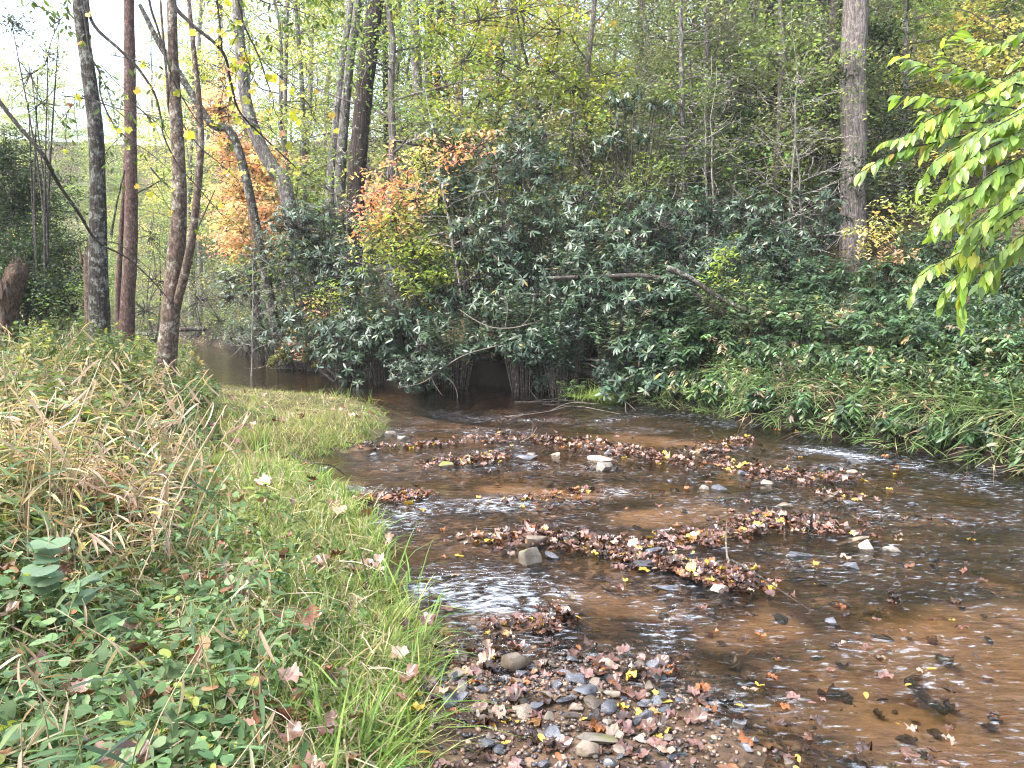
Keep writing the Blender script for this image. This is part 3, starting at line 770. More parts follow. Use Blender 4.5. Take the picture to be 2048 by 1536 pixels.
# bare-twigged pine
rt, b0 = trunk_tree('pine_tree', 'small pine with many bare grey twigs and thin needles', 'pine', [(1366, 470, 18), (1366, 330, 18), (1364, 200, 18), (1362, 80, 18), (1360, -60, 18)], [.085, .075, .06, .045, .03], M_BGREY, 10, 50, .05, 18,
                    [([(1396, 450, 18.2), (1388, 330, 18.2), (1384, 230, 18.2), (1380, 120, 18.2)], .055, .02), ([(1340, 440, 18.3), (1338, 320, 18.3), (1344, 200, 18.3)], .04, .015)])
tw, nd = MB(), MB(); tips = []
for k in range(60):
    y0 = R1.uniform(-40, 400); sgn = R1.choice([-1, 1]); ln = R1.uniform(50, 150) * (1 if y0 < 260 else .7)
    p = [W(1366, y0, 18), W(1366 + sgn * ln * .5, y0 - R1.uniform(0, 40), 18 + R1.uniform(-.5, .5)), W(1366 + sgn * ln, y0 - R1.uniform(-25, 50), 18 + R1.uniform(-1, 1))]
    q = smooth_path(p, 9) + R1.normal(0, .02, (9, 3)); tube(tw, q, np.linspace(.016, .004, 9), 4, cap=False)
    for s in range(7):
        a = q[R1.integers(3, 9)]; e = limb(tw, R1, a, A(sgn * .8, R1.normal(0, .6), R1.normal(.1, .5)), R1.uniform(.2, .6), .006, 4, .25, 3)
        if y0 < 180: tips += [e[-1], e[2]]
tw.build('branches', M_BGREY, rt, b0)
leaf_cloud(nd, T_QN, np.array(tips), 16, .10, .075, [((.085, .105, .055), 3), ((.11, .12, .07), 1)], R1, .8, up=.4)
nd.build('needles', M_LEAF, rt, b0)


# ---------------------------------------------------------------- trees on the left bank
trunk_tree('bank_tree', 'dark lichen-spotted trunk, the first of the upright pair on the left bank', 'tree', [(203, 735, 13.5), (200, 640, 13.5), (196, 520, 13.5), (196, 380, 13.5), (192, 260, 13.5), (178, 150, 13.5), (160, 20, 13.5), (150, -120, 13.5)],
           [.19, .17, .155, .125, .12, .11, .10, .09], M_BDARK, 22, 90, .05, 20, [([(222, 470, 13.5), (235, 400, 13.4), (250, 340, 13.3)], .02, .01), ([(196, 215, 13.5), (175, 60, 13.4), (168, -60, 13.3)], .03, .03)])
trunk_tree('bank_tree', 'straight reddish-brown trunk beside the lichen-spotted one', 'tree', [(252, 745, 14.5), (254, 640, 14.5), (262, 480, 14.5), (262, 330, 14.5), (260, 180, 14.5), (258, 20, 14.5), (257, -120, 14.5)],
           [.155, .13, .115, .105, .10, .085, .08], M_BRED, 20, 90, .045, 21)
trunk_tree('forked_tree', 'forked mottled brown tree leaning right at the pool edge', 'tree', [(326, 790, 11.3), (335, 690, 11.3), (345, 580, 11.3), (355, 470, 11.3), (358, 370, 11.3), (352, 240, 11.3), (346, 120, 11.3), (343, -20, 11.3), (342, -120, 11.3)],
           [.15, .135, .125, .115, .10, .085, .07, .06, .05], M_BSYC, 20, 90, .05, 22,
           [([(345, 640, 11.3), (366, 560, 11.2), (383, 480, 11.1), (395, 380, 11.1), (402, 280, 11.1), (396, 180, 11.1), (385, 80, 11.1), (372, -60, 11.1)], .07, .025),
            ([(355, 620, 11.4), (368, 540, 11.4), (390, 470, 11.5), (430, 380, 11.6)], .025, .008), ([(352, 240, 11.3), (338, 220, 11.3), (334, 160, 11.2), (325, 60, 11.2), (318, -40, 11.2)], .02, .015)])
trunk_tree('sapling', 'thin reddish sapling in the gap between the upright bank trunks', 'tree', [(236, 720, 15), (236, 610, 15), (240, 500, 15), (246, 400, 15), (250, 300, 15.2)], [.06, .055, .05, .035, .02], M_BRED, 10, 40, .05, 23)
trunk_tree('broken_snag', 'pale splintered snag behind the lichen-spotted trunk', 'stump', [(186, 720, 14.3), (180, 620, 14.3), (176, 540, 14.3), (172, 505, 14.3)], [.10, .09, .07, .03], M_ROT, 12, 40, .12, 24)
trunk_tree('rotten_stump', 'rotten reddish-brown snag with a jagged top among left bank weeds', 'stump', [(10, 720, 9.5), (14, 640, 9.5), (24, 580, 9.5), (33, 540, 9.5), (32, 528, 9.5)], [.10, .10, .13, .11, .075], M_ROT, 16, 50, .16, 25,
           [([(8, 660, 9.4), (4, 610, 9.4), (-4, 565, 9.4)], .05, .02)])
trunk_tree('bent_sapling', 'long thin bare sapling arching down past the bank trunks', 'tree', [(-60, 120, 8), (0, 205, 8), (40, 255, 8), (85, 308, 8), (116, 366, 8.2), (160, 430, 8.4), (195, 483, 8.6), (260, 520, 8.8), (330, 590, 9), (375, 660, 9.2)], [.024, .022, .021, .02, .018, .017, .013, .009, .006, .004], M_TWIG, 8, 70, .03, 26,
           [([(195, 483, 8.6), (240, 490, 8.6), (300, 540, 8.7)], .008, .003), ([(116, 366, 8.2), (80, 330, 8.1), (20, 320, 8)], .005, .002)], base_drop=0)
def splinters(label, spots, mat, n, L, w):
    rt = [o for o in bpy.data.objects if o.get('label') == label][0]; b0 = np.array(rt.location); mb = MB()
    for px, py, d in spots:
        for k in range(n):
            p = W(px, py, d) + R1.normal(0, w, 3) * A(1, 1, 0); q = p + A(R1.normal(0, .03), R1.normal(0, .03), L * R1.uniform(.4, 1.2))
            tube(mb, smooth_path([p - A(0, 0, .15), p, q], 7), np.array([1, 1, .9, .75, .55, .3, .02]) * .028 * R1.uniform(.6, 1.2), 5, rough=.2, seed=k)
    mb.build('splinters', mat, rt, b0)


splinters('rotten reddish-brown snag with a jagged top among left bank weeds', [(32, 535, 9.5), (-2, 575, 9.4)], M_ROT, 9, .16, .05)
splinters('pale splintered snag behind the lichen-spotted trunk', [(172, 512, 14.3)], M_ROT, 6, .25, .03)
# dark evergreen shrubs behind the left bank
for lab, bl in [('dark evergreen bush behind the rotten snag', [(25, 420, 90, 19, 260, 34, DARKG), (50, 520, 95, 18, 280, 34, DARKG), (5, 320, 75, 19, 170, 30, DARKG), (60, 590, 75, 17, 200, 30, DARKG)]),
                ('looser green bush left of the lichen-spotted trunk', [(120, 500, 60, 20, 50, 20, GREEN), (140, 570, 60, 20, 60, 20, GREEN), (110, 420, 50, 21, 50, 22, GREEN), (150, 620, 60, 17, 70, 24, GREEN)]),
                ('yellowing understory bush past the reddish trunk', [(300, 470, 50, 28, 40, 16, YELG), (310, 560, 60, 28, 50, 16, YELG), (290, 620, 50, 26, 40, 16, GREEN)]),
                ('low green bush at the far stream bend', [(400, 600, 50, 36, 50, 16, GREYG), (440, 640, 45, 34, 46, 16, GREEN), (390, 560, 40, 38, 36, 14, YELG)]),
                ('thin-leaved tree top against the pale sky', [(60, 150, 50, 17, 26, 14, GREYG), (95, 110, 40, 17, 18, 12, GREYG), (20, 40, 40, 17, 20, 14, DARKG), (85, 205, 50, 17, 20, 12, GREYG), (120, 40, 40, 16, 9, 10, GREEN)])]:
    c = W(bl[0][0], bl[0][1], bl[0][3]); b0 = A(c[0], c[1], gz(c[0], c[1]))
    rt = thing('evergreen_bush' if 'dark' in lab else 'bush', lab, 'bush', b0)
    sb = MB()
    for k in range(6):
        q = W(bl[k % len(bl)][0] + R1.uniform(-30, 30), bl[k % len(bl)][1], bl[0][3])
        tube(sb, smooth_path([b0 + R1.normal(0, .03, 3) * A(1, 1, 0), (b0 + q) / 2 + R1.normal(0, .2, 3), q], 9), np.linspace(.04, .01, 9), 6)
    sb.build('stems', M_TWIG, rt, b0)
    blobs_crown(rt, b0, bl, T_Q, .085, M_LEAF, R1, 'foliage', twig=M_TWIG)


# ---------------------------------------------------------------- rhododendrons over the far bank
def rhodo(label, blobs, leaf=.15, palette=RHO, k=8, droop=8.0, seed=0, base=None, name='rhododendron', up=.6):
    """whorls of long glossy leaves at the twig ends; blobs: (px, py, radius px, d, whorls)"""
    r = np.random.default_rng(500 + seed)
    c0 = W(*blobs[0][:2], blobs[0][3]) if base is None else A(*base, 0)
    b0 = A(c0[0], c0[1] + (.5 if base is None else 0), 0); b0[2] = gz(b0[0], b0[1])
    root = thing(name, label, 'shrub', b0)
    fb, sb = MB(), MB()
    for px, py, rp, d, nw in blobs:
        nw = int(nw * 1.45); c = W(px, py, d); Rr = 1.08 * rp / F * d
        sub = c + r.normal(0, .5, (5, 3)) * Rr * A(1, .7, .8)
        o = nrm(r.normal(0, 1, (nw, 3)) + A(0, -.35, .25))
        tips = sub[r.integers(0, 5, nw)] + o * (Rr * .62 * r.uniform(.35, 1, (nw, 1)) ** .5) * A(1.1, 1, .8)
        tips[:, 2] = np.maximum(tips[:, 2], np.maximum(terrain(tips[:, 0], tips[:, 1]), 0) + .08)
        ax = nrm(o * .7 + A(0, -.1, up) + r.normal(0, .25, (nw, 3)))
        e1 = nrm(np.cross(ax, A(.3, .9, .1))); e2 = np.cross(ax, e1)
        kk = k + 3
        az = np.arange(kk)[None] * 2 * math.pi / kk * 1.0 + r.uniform(0, 6.3, (nw, 1)) + r.normal(0, .2, (nw, kk))
        el = np.radians(r.normal(-droop, 14, (nw, 1)) + r.normal(0, 14, (nw, kk)))
        D = ax[:, None] * np.sin(el)[..., None] + (e1[:, None] * np.cos(az)[..., None] + e2[:, None] * np.sin(az)[..., None]) * np.cos(el)[..., None]
        m = r.random((nw, kk)) < k / kk
        P = np.repeat(tips[:, None], kk, 1)[m]; N = np.repeat(ax[:, None], kk, 1)[m]
        place(fb, T_RHODO, P, D[m], N, leaf * .86 * np.repeat(r.uniform(.75, 1.2, nw), kk)[m.ravel()] * r.uniform(.65, 1.2, len(P)), pal(palette, len(P), r, .2))
        # limbs and the twigs that carry the whorls
        nodes = []
        for j in range(5):
            q = smooth_path([b0 + r.normal(0, .03, 3) * A(1, 1, 0) - A(0, 0, .1), b0 * .45 + sub[j] * .55 + r.normal(0, .15, 3) * Rr, sub[j]], 12)
            tube(sb, q, np.linspace(.035, .010, 12), 6, cap=False); nodes.append(q[4:])
        nodes = np.concatenate(nodes)
        for tpt, a in zip(tips, ax):
            kq = nodes[np.argmin(((nodes - tpt) ** 2).sum(1) + r.uniform(0, .1, len(nodes)))]
            tube(sb, smooth_path([kq, (kq + tpt) / 2 - A(0, 0, .06) + r.normal(0, .04, 3), tpt], 5), np.linspace(.009, .004, 5), 3, cap=False)
    sb.build('stems', M_TWIG, root, b0)
    fb.build('foliage', M_RHODO, root, b0)
    return root


rhodo('dark dense rhododendron at the far end of the pool', [(560, 560, 90, 21, 190), (480, 590, 70, 24, 120), (600, 640, 80, 20, 130)], .14, seed=1)
rhodo('tall dark rhododendron left of the red-leaved dogwood', [(640, 440, 90, 18.5, 180), (690, 520, 95, 18, 190), (600, 520, 90, 19, 160)], .15, seed=2)
rhodo('broad-whorled rhododendron dipping to the water beside reddish leaves', [(690, 690, 75, 15.6, 110), (740, 640, 75, 15.8, 110), (640, 650, 55, 16.5, 60)], .17, seed=3, droop=14)
rhodo('dark rhododendron left of the bank hollow', [(800, 680, 80, 15, 120), (850, 600, 90, 15.4, 130), (880, 700, 60, 14.6, 70)], .16, seed=4, droop=14)
rhodo('small-leaved bush trailing onto the water by the hollow', [(840, 740, 45, 13.7, 110), (820, 775, 30, 13.6, 50), (800, 720, 40, 13.9, 70)], .075, k=7, seed=5, base=tuple(W(850, 720, 15)[:2]))
rhodo('open rhododendron above the dogwood with grey stems', [(940, 420, 95, 17, 120), (900, 350, 85, 17.3, 60), (990, 340, 85, 17.5, 55)], .16, seed=6)
rhodo('tall leggy rhododendron with tufted tops under the yellow-green sapling', [(1060, 285, 70, 17, 34), (1010, 320, 70, 16.6, 40), (1090, 380, 90, 16.4, 70)], .17, seed=7, droop=22)
rhodo('two drooping rhododendron tufts on bare stems near the pine', [(1240, 205, 36, 17.5, 22), (1310, 215, 22, 17.5, 10), (1240, 270, 40, 17.5, 22)], .2, seed=8, droop=32, base=tuple(W(1250, 380, 17.5)[:2]))
rhodo('rhododendron with bare arching stems above the hollow', [(1010, 500, 95, 15, 120), (1080, 470, 95, 15.2, 130), (1000, 600, 80, 14.8, 100)], .165, seed=9, droop=12)
rhodo('rhododendron hanging over the dark hollow', [(1010, 670, 45, 14.2, 46), (960, 690, 40, 14.3, 38), (1070, 650, 50, 14, 60), (1080, 690, 40, 13.6, 40)], .17, seed=10, droop=18, base=tuple(W(1000, 640, 15.6)[:2]))
rhodo('wide pale-topped rhododendron in the middle of the far bank', [(1190, 465, 95, 15, 150), (1280, 465, 95, 15, 170), (1180, 540, 90, 14.5, 130)], .15, seed=11)
rhodo('rhododendron under the lichened grey limb', [(1250, 580, 85, 13.6, 130), (1330, 610, 70, 13.2, 90), (1190, 570, 70, 13.8, 90)], .16, seed=12, droop=14)
rhodo('low rhododendron hanging to the waterline beside the grassy tuft', [(1290, 720, 55, 12.5, 50), (1330, 690, 60, 12.6, 60), (1270, 760, 40, 12.2, 30), (1360, 730, 45, 12.5, 36)], .17, seed=13, droop=18)
rhodo('pale-topped rhododendron right of the lichened limb', [(1400, 450, 95, 15.5, 180), (1480, 470, 95, 15, 170), (1440, 540, 80, 14, 110)], .145, seed=14)
rhodo('rhododendron at the foot of the thick furrowed trunk', [(1570, 470, 95, 16, 170), (1630, 500, 75, 15.5, 120), (1550, 540, 75, 14.6, 110)], .14, seed=15)
rhodo('dark rhododendron on the slope behind the pine', [(1330, 410, 70, 19, 70), (1430, 400, 70, 20, 70), (1230, 420, 70, 18, 60)], .14, seed=16)
rhodo('drooping dark evergreen between the hollow and the low rhododendron', [(1120, 700, 70, 14, 170), (1190, 690, 70, 13.6, 170), (1150, 620, 80, 14.2, 160), (1220, 740, 40, 13, 60)], .11, k=9, seed=17, droop=45, palette=[((.022, .042, .030), 3), ((.03, .055, .036), 2)], up=.3)

# dogwood turning red, and small coloured saplings at the water
RED = [((.56, .24, .19), 3), ((.58, .32, .22), 2), ((.52, .19, .16), 2), ((.50, .38, .18), 1)]
PINKG = [((.42, .33, .17), 2), ((.22, .26, .09), 3), ((.54, .30, .20), 1.5)]
LIME = [((.20, .27, .07), 4), ((.14, .20, .055), 2), ((.29, .31, .08), 1)]
rt, b0 = trunk_tree('dogwood', 'slender dogwood turning from red at the top to green below', 'tree', [(840, 620, 15.6), (830, 540, 15.5), (815, 450, 15.3), (800, 370, 15.2), (790, 310, 15.2)], [.05, .045, .035, .025, .012], M_TWIG, 9, 40, .04, 31)
blobs_crown(rt, b0, [(740, 410, 45, 15.0, 26, 11, RED), (780, 370, 55, 15, 26, 11, RED), (850, 330, 50, 15.2, 22, 10, PINKG), (900, 300, 45, 15.5, 18, 9, RED), (960, 290, 40, 15.6, 10, 8, RED), (790, 440, 60, 14.9, 34, 12, PINKG), (830, 400, 60, 15, 28, 11, PINKG),
                     (790, 500, 55, 14.8, 34, 13, LIME), (840, 510, 60, 14.8, 36, 13, LIME), (880, 545, 40, 14.7, 20, 12, LIME), (830, 570, 28, 14.7, 12, 10, LIME), (760, 460, 40, 15, 18, 11, PINKG)], T_OVAL, .10, M_LEAF, R1, twig=M_TWIG)
for lab, bl in [('yellow-green saplings threading through the thicket', [(1060, 430, 50, 15.6, 14, 9, LIME), (1000, 400, 45, 16, 10, 9, LIME), (1140, 400, 50, 16.4, 14, 9, YELG), (1090, 330, 45, 17, 12, 9, LIME)]), ('pale green sapling behind the wide pale-topped rhododendron', [(1290, 370, 60, 17.5, 26, 10, LIME), (1340, 330, 50, 18, 18, 10, YELG), (1240, 350, 45, 18, 14, 10, LIME)]),
                ('pale green sapling left of the thick furrowed trunk', [(1560, 380, 60, 17.5, 26, 10, LIME), (1500, 350, 60, 18, 26, 10, YELG), (1620, 360, 50, 18, 18, 10, GREEN)]), ('small maple with orange and yellow leaves above the low bank grass', [(640, 620, 35, 16.5, 20, 10, PINKG), (660, 590, 35, 16.3, 18, 10, LIME), (610, 690, 30, 17, 20, 10, RED), (625, 670, 30, 17, 18, 10, PINKG), (690, 575, 30, 16.5, 10, 9, YELG)]),
                ('pale green seedling climbing beside the lichened limb', [(1450, 510, 30, 12.6, 14, 9, LIME), (1440, 555, 30, 12.5, 14, 9, LIME), (1490, 585, 30, 12.3, 10, 8, YELG), (1480, 660, 22, 12, 8, 7, YEL), (1470, 720, 20, 11.6, 8, 7, YELG)]),
                ('yellow and orange sapling spray in front of the thick trunk', [(1760, 450, 45, 13.5, 20, 10, YEL), (1820, 430, 40, 13.3, 18, 10, YELG), (1790, 500, 40, 13.2, 16, 9, ORAN), (1730, 480, 35, 13.5, 12, 9, YEL), (1850, 400, 40, 13.2, 12, 9, LIME)])]:
    c = W(bl[0][0] + 15, bl[0][1], bl[0][3] + .3); b0 = A(c[0], c[1], gz(c[0], c[1]))
    rt = thing('sapling', lab, 'sapling', b0)
    st = MB()
    for k in range(3):
        tube(st, smooth_path([b0 - A(0, 0, .1), (b0 + c) / 2 + R1.normal(0, .08, 3), W(bl[k][0], bl[k][1], bl[k][3])], 9), np.linspace(.016, .006, 9), 6)
    st.build('stem', M_TWIG, rt, b0)
    blobs_crown(rt, b0, bl, T_OVAL, .085, M_LEAF, R1, 'foliage', twig=M_TWIG)


# ---------------------------------------------------------------- arching leafy shrubs of the right bank
def spray_bush(label, blobs, leaf=.09, palette=HOB, seed=0, name='doghobble', per=16, tpl=T_LANCE, mat=None):
    r = np.random.default_rng(900 + seed)
    c = W(*blobs[0][:2], blobs[0][3]); b0 = A(c[0], c[1] + .3, 0); b0[2] = max(gz(b0[0], b0[1]), 0)
    root = thing(name, label, 'shrub', b0)
    fb, sb = MB(), MB()
    for px, py, rp, d, ns in blobs:
        c = W(px, py, d); Rr = rp / F * d
        for s in range(ns):
            o = nrm(r.normal(0, 1, 3) + A(0, -.5, .2)); e = c + o * Rr * r.uniform(.5, 1) * A(1.15, .8, .75)
            g = c + A(o[0] * .4 * Rr, .35 * Rr, 0); g[2] = min(gz(g[0], g[1]), e[2] - .05)
            q = smooth_path([g, (g * .45 + e * .55) + A(0, 0, .25 * Rr + .08), e], 10)
            tube(sb, q, np.linspace(.006, .002, 10), 3, cap=False)
            t = np.linspace(.35, 1, per); i = np.minimum((t * 9).astype(int), 8)
            P = q[i] + (q[i + 1] - q[i]) * (t * 9 - i)[:, None]; T = nrm(q[i + 1] - q[i])
            sd_ = nrm(np.cross(T, A(0, 0, 1))) * np.where(np.arange(per) % 2, 1, -1)[:, None]
            D = sd_ * .85 + T * .5 + A(0, 0, -.3) + r.normal(0, .2, (per, 3))
            N = A(0, -.15, 1) + r.normal(0, .3, (per, 3))
            place(fb, tpl, P, D, N, leaf * r.uniform(.7, 1.2, per), pal(palette, 1, r, .25) * (1 + r.normal(0, .1, (per, 1))))
    sb.build('stems', M_TWIG, root, b0); fb.build('foliage', mat or M_HOBBLE, root, b0)


HB = [('arching doghobble below the lichened limb', [(1400, 650, 60, 12, 46), (1370, 700, 50, 11.9, 34)]), ('doghobble at the cut end of the fallen dead limb', [(1540, 600, 75, 12.6, 60), (1500, 640, 60, 12, 44)]),
      ('doghobble in front of the thick furrowed trunk', [(1660, 560, 75, 13.6, 60), (1610, 620, 70, 12.6, 56)]), ('doghobble mat right of the thick furrowed trunk', [(1780, 560, 75, 13.2, 60), (1740, 620, 75, 12.2, 60)]),
      ('dark doghobble behind the hanging broad leaves', [(1900, 560, 75, 12.4, 60), (1850, 620, 75, 11.6, 60)]), ('doghobble high on the bank under the hanging branch', [(2020, 580, 80, 11.4, 64), (1980, 650, 75, 10.8, 56)]),
      ('bushy doghobble around the flood debris', [(1690, 690, 75, 11.2, 60), (1620, 710, 65, 11.2, 50)]), ('doghobble to the right of the flood debris', [(1810, 700, 80, 10.7, 64), (1760, 750, 65, 10.4, 48)]),
      ('doghobble sprawling over the steep right bank', [(1930, 720, 80, 10, 64), (1890, 780, 65, 9.6, 46)]), ('low doghobble by the brown tangle', [(1520, 720, 65, 11.6, 50), (1470, 690, 55, 11.8, 36)]),
      ('outermost doghobble on the steep right bank', [(2050, 730, 80, 9.4, 60), (2030, 800, 60, 8.9, 40)]), ('leafy doghobble just above the riffle', [(1730, 800, 60, 9.8, 44), (1680, 830, 45, 9.5, 30)]),
      ('dim doghobble upslope left of the thick trunk', [(1600, 560, 70, 15, 50), (1500, 560, 70, 14.5, 50)]), ('dim doghobble upslope right of the thick trunk', [(1850, 500, 80, 15.5, 60), (1950, 480, 80, 14.5, 60)])]
for i, (lab, bl) in enumerate(HB): spray_bush(lab, bl, .115, HOB, i)
EDGE = [(1290, 806), (1370, 817), (1440, 828), (1530, 850), (1620, 866), (1710, 883), (1800, 898), (1890, 912), (1980, 930), (2070, 950)]
WHERE = ['right of the grassy tuft', 'behind the forked pale twig', 'beside the low rhododendron', 'left of the brown tangle', 'around the brown tangle', 'above the left end of the riffle', 'above the middle of the riffle', 'at the start of the dark undercut', 'over the dark undercut', 'at the outer end of the undercut']
for i, (px, py) in enumerate(EDGE):
    d = G(px, py)[1]
    spray_bush(f'shaggy overhanging bank shrub {WHERE[i]}', [(px, py - 44, 48, d + .12, 46), (px + 20, py - 140, 66, d + .75, 46), (px - 10, py - 235, 72, d + 1.5, 44)], .10,
               [((.045, .088, .034), 4), ((.07, .115, .045), 3), ((.028, .055, .026), 2), ((.14, .16, .055), .7), ((.26, .20, .12), .5)], 90 + i, 'bank_shrub', 15)
for i, (lab, bl) in enumerate([('fine-leaved laurel in the middle of the thicket', [(1060, 590, 80, 13.8, 60), (1130, 640, 70, 13.3, 50)]), ('fine-leaved laurel left of the hollow', [(900, 650, 70, 14.4, 50), (760, 600, 70, 15.4, 50)]),
        ('fine-leaved laurel under the pale-topped rhododendrons', [(1250, 650, 80, 12.9, 64), (1330, 560, 70, 13.2, 46)]), ('fine-leaved laurel right of the lichened limb', [(1480, 560, 70, 13.4, 56), (1560, 520, 60, 14.4, 40)]),
        ('fine-leaved laurel high in the thicket', [(1160, 500, 80, 14.2, 50), (1060, 420, 70, 15, 40)]), ('fine-leaved laurel at the pool edge', [(660, 640, 60, 17, 46), (600, 600, 60, 19, 46)])]):
    spray_bush(lab, bl, .085, [((.035, .066, .032), 3), ((.05, .085, .038), 2), ((.08, .11, .05), 1), ((.13, .13, .07), .5)], 60 + i, 'laurel_bush', 18)
for i, (lab, bl) in enumerate([('drooping herbs over the water under the low rhododendron', [(1440, 770, 45, 11.2, 40), (1400, 790, 35, 11.4, 26)]), ('drooping herbs left of the knotweed', [(1520, 800, 45, 10.5, 40), (1490, 780, 40, 10.8, 30)]),
        ('drooping herbs over the right riffle', [(1700, 850, 45, 9.2, 40), (1650, 830, 40, 9.6, 30)]), ('drooping herbs over the dark undercut', [(1840, 880, 42, 8.4, 40), (1900, 890, 40, 8.0, 34)]), ('drooping herbs at the outer end of the undercut', [(1980, 900, 45, 7.6, 40), (2050, 900, 45, 7.3, 36)])]):
    spray_bush(lab, bl, .10, [((.09, .15, .05), 4), ((.14, .19, .07), 2), ((.06, .10, .04), 2), ((.28, .22, .13), 1)], 70 + i, 'herb_clump', 14, T_CANE if i % 2 else T_LANCE, M_GRASS)
FERN = [((.07, .12, .04), 3), ((.10, .15, .045), 2), ((.05, .09, .035), 1)]
spray_bush('small bright green fern clump at the mouth of the hollow', [(1145, 770, 30, 12.9, 14)], .06, FERN, 40, 'fern', 18, T_LANCE, M_LEAF)
spray_bush('dusty blue-green bush on the far left pool bank', [(530, 660, 60, 22, 70), (480, 665, 45, 25, 50)], .09, [((.05, .075, .05), 3), ((.07, .09, .055), 2)], 41, 'low_bush', 16)
spray_bush('yellowish herb clump on the low point by the pool', [(580, 700, 40, 19.5, 60), (625, 715, 30, 18.6, 40), (555, 720, 25, 20, 30)], .08, [((.15, .16, .05), 3), ((.24, .20, .08), 2), ((.10, .13, .04), 2)], 42, 'herb_clump', 16, T_LANCE, M_GRASS)
spray_bush('pink-stemmed knotweed by the right riffle', [(1600, 820, 50, 10, 36), (1560, 800, 45, 10.4, 30), (1650, 850, 35, 9.4, 24)], .07, [((.09, .14, .05), 3), ((.14, .17, .06), 2), ((.22, .2, .08), 1)], 43, 'herb_clump', 14, T_LANCE, M_GRASS)
spray_bush('trailing herbs over the undercut at the right', [(1800, 860, 50, 8.9, 40), (1880, 870, 45, 8.4, 36), (1760, 840, 40, 9.2, 30)], .075, [((.08, .12, .045), 3), ((.12, .15, .06), 2), ((.24, .19, .10), 1)], 44, 'herb_clump', 14, T_LANCE, M_GRASS)
spray_bush('coarse tan and green herbs at the outer right edge', [(1990, 860, 60, 7.9, 40), (2040, 840, 50, 7.8, 36), (1950, 820, 40, 8.4, 30)], .10, [((.30, .22, .13), 3), ((.10, .13, .06), 2), ((.2, .17, .1), 1)], 45, 'herb_clump', 12, T_CANE, M_GRASS)

# ---------------------------------------------------------------- grass, canes and herbs of the banks
R2 = np.random.default_rng(77)


def polar(n, d0, d1, p0, p1, r=R2):
    d = d0 * np.exp(r.random(n) * math.log(d1 / d0)); px = r.uniform(p0, p1, n)
    return (px - 1024) / F * d, d


def tufts(mb, cx, cy, cz, nb, L, cols, r, lean=.6, spread=.04, wid=1.0, hang=0.0, toward=None):
    n = len(cx)
    P = np.repeat(np.stack([cx, cy, cz], 1), nb, 0); m = n * nb
    P[:, :2] += r.normal(0, spread, (m, 2))
    az = r.uniform(0, 6.28, m); h = np.abs(r.normal(lean, .35, m))
    D = np.stack([np.cos(az) * h, np.sin(az) * h, 1 - hang * r.random(m)], 1)
    if toward is not None: D += np.repeat(toward, nb, 0)
    N = np.stack([-np.cos(az), -np.sin(az), h + .3], 1)
    ll = np.repeat(L, nb) * r.uniform(.5, 1.25, m); cc = np.repeat(cols, nb, 0) * (1 + r.normal(0, .15, (m, 1)))
    k = r.integers(0, 3, m)
    for j in range(3):
        s = k == j
        place(mb, T_BL[j], P[s], D[s], N[s], ll[s], cc[s], wid)


GR = [((.11, .20, .045), 4), ((.16, .24, .06), 3), ((.24, .29, .09), 2), ((.36, .33, .19), 1.5)]
GRY = [((.24, .25, .08), 3), ((.30, .27, .12), 3), ((.15, .19, .06), 2), ((.38, .31, .2), 1)]
grass = MB()
x, y = polar(34000, 1.3, 17, -150, 960)
z, sd, left, ins, pool, dep = terrain(x, y, True)
near = sd < np.interp(y, [2, 4, 6.5, 8, 20], [.55, .9, 1.1, 2.2, 2.2]) + .35 * (fbm(x * 1.5, y * 1.5, 60) - .5)
k = left & ~ins & (sd > .0) & (fbm(x * 2.4, y * 2.4, 66) > .36 + .12 * (sd < .3)) & (near | (R2.random(len(x)) < .5))
x, y, z, sd = x[k], y[k], z[k], sd[k]
yel = np.clip(1.6 * (fbm(x * 1.1, y * 1.1, 61) - .35) + .4 * sst(5, 9, y), 0, 1)
cols = np.where((R2.random(len(x)) < yel)[:, None], pal(GRY, len(x), R2), pal(GR, len(x), R2))
tufts(grass, x, y, z - .01, 7, (.13 + .10 * R2.random(len(x))) * (1 - .45 * sst(8, 12, y)), cols, R2, .75, .045, .55)
x, y = polar(900, 1.6, 14, 300, 960); z, sd, left, ins, pool, dep = terrain(x, y, True)
k = left & ~ins & (sd < .25)
tufts(grass, x[k], y[k], z[k], 9, .22 + .16 * R2.random(k.sum()), pal(GR[:2], k.sum(), R2), R2, .7, .03, .5)
tag(grass.build('grass', M_GRASS), 'fine green and straw-coloured grass along the left water edge', None, kind='stuff')

straw = MB()
x, y = polar(15000, 1.1, 13, -250, 900); z, sd, left, ins, pool, dep = terrain(x, y, True)
k = left & ~ins & (sd > .1); n = k.sum(); az = R2.uniform(0, 6.28, n)
place(straw, T_BL[1], np.stack([x[k], y[k], z[k] + R2.uniform(.0, .14, n)], 1), np.stack([np.cos(az), np.sin(az), R2.normal(.05, .25, n)], 1), A(0, 0, 1) + R2.normal(0, .3, (n, 3)),
      R2.uniform(.12, .4, n), pal([((.38, .31, .21), 3), ((.27, .20, .13), 2), ((.48, .41, .31), 1)], n, R2), .3)
tag(straw.build('dry_grass', M_GRASS), 'dry straw lying through the left bank plants', None, kind='stuff')

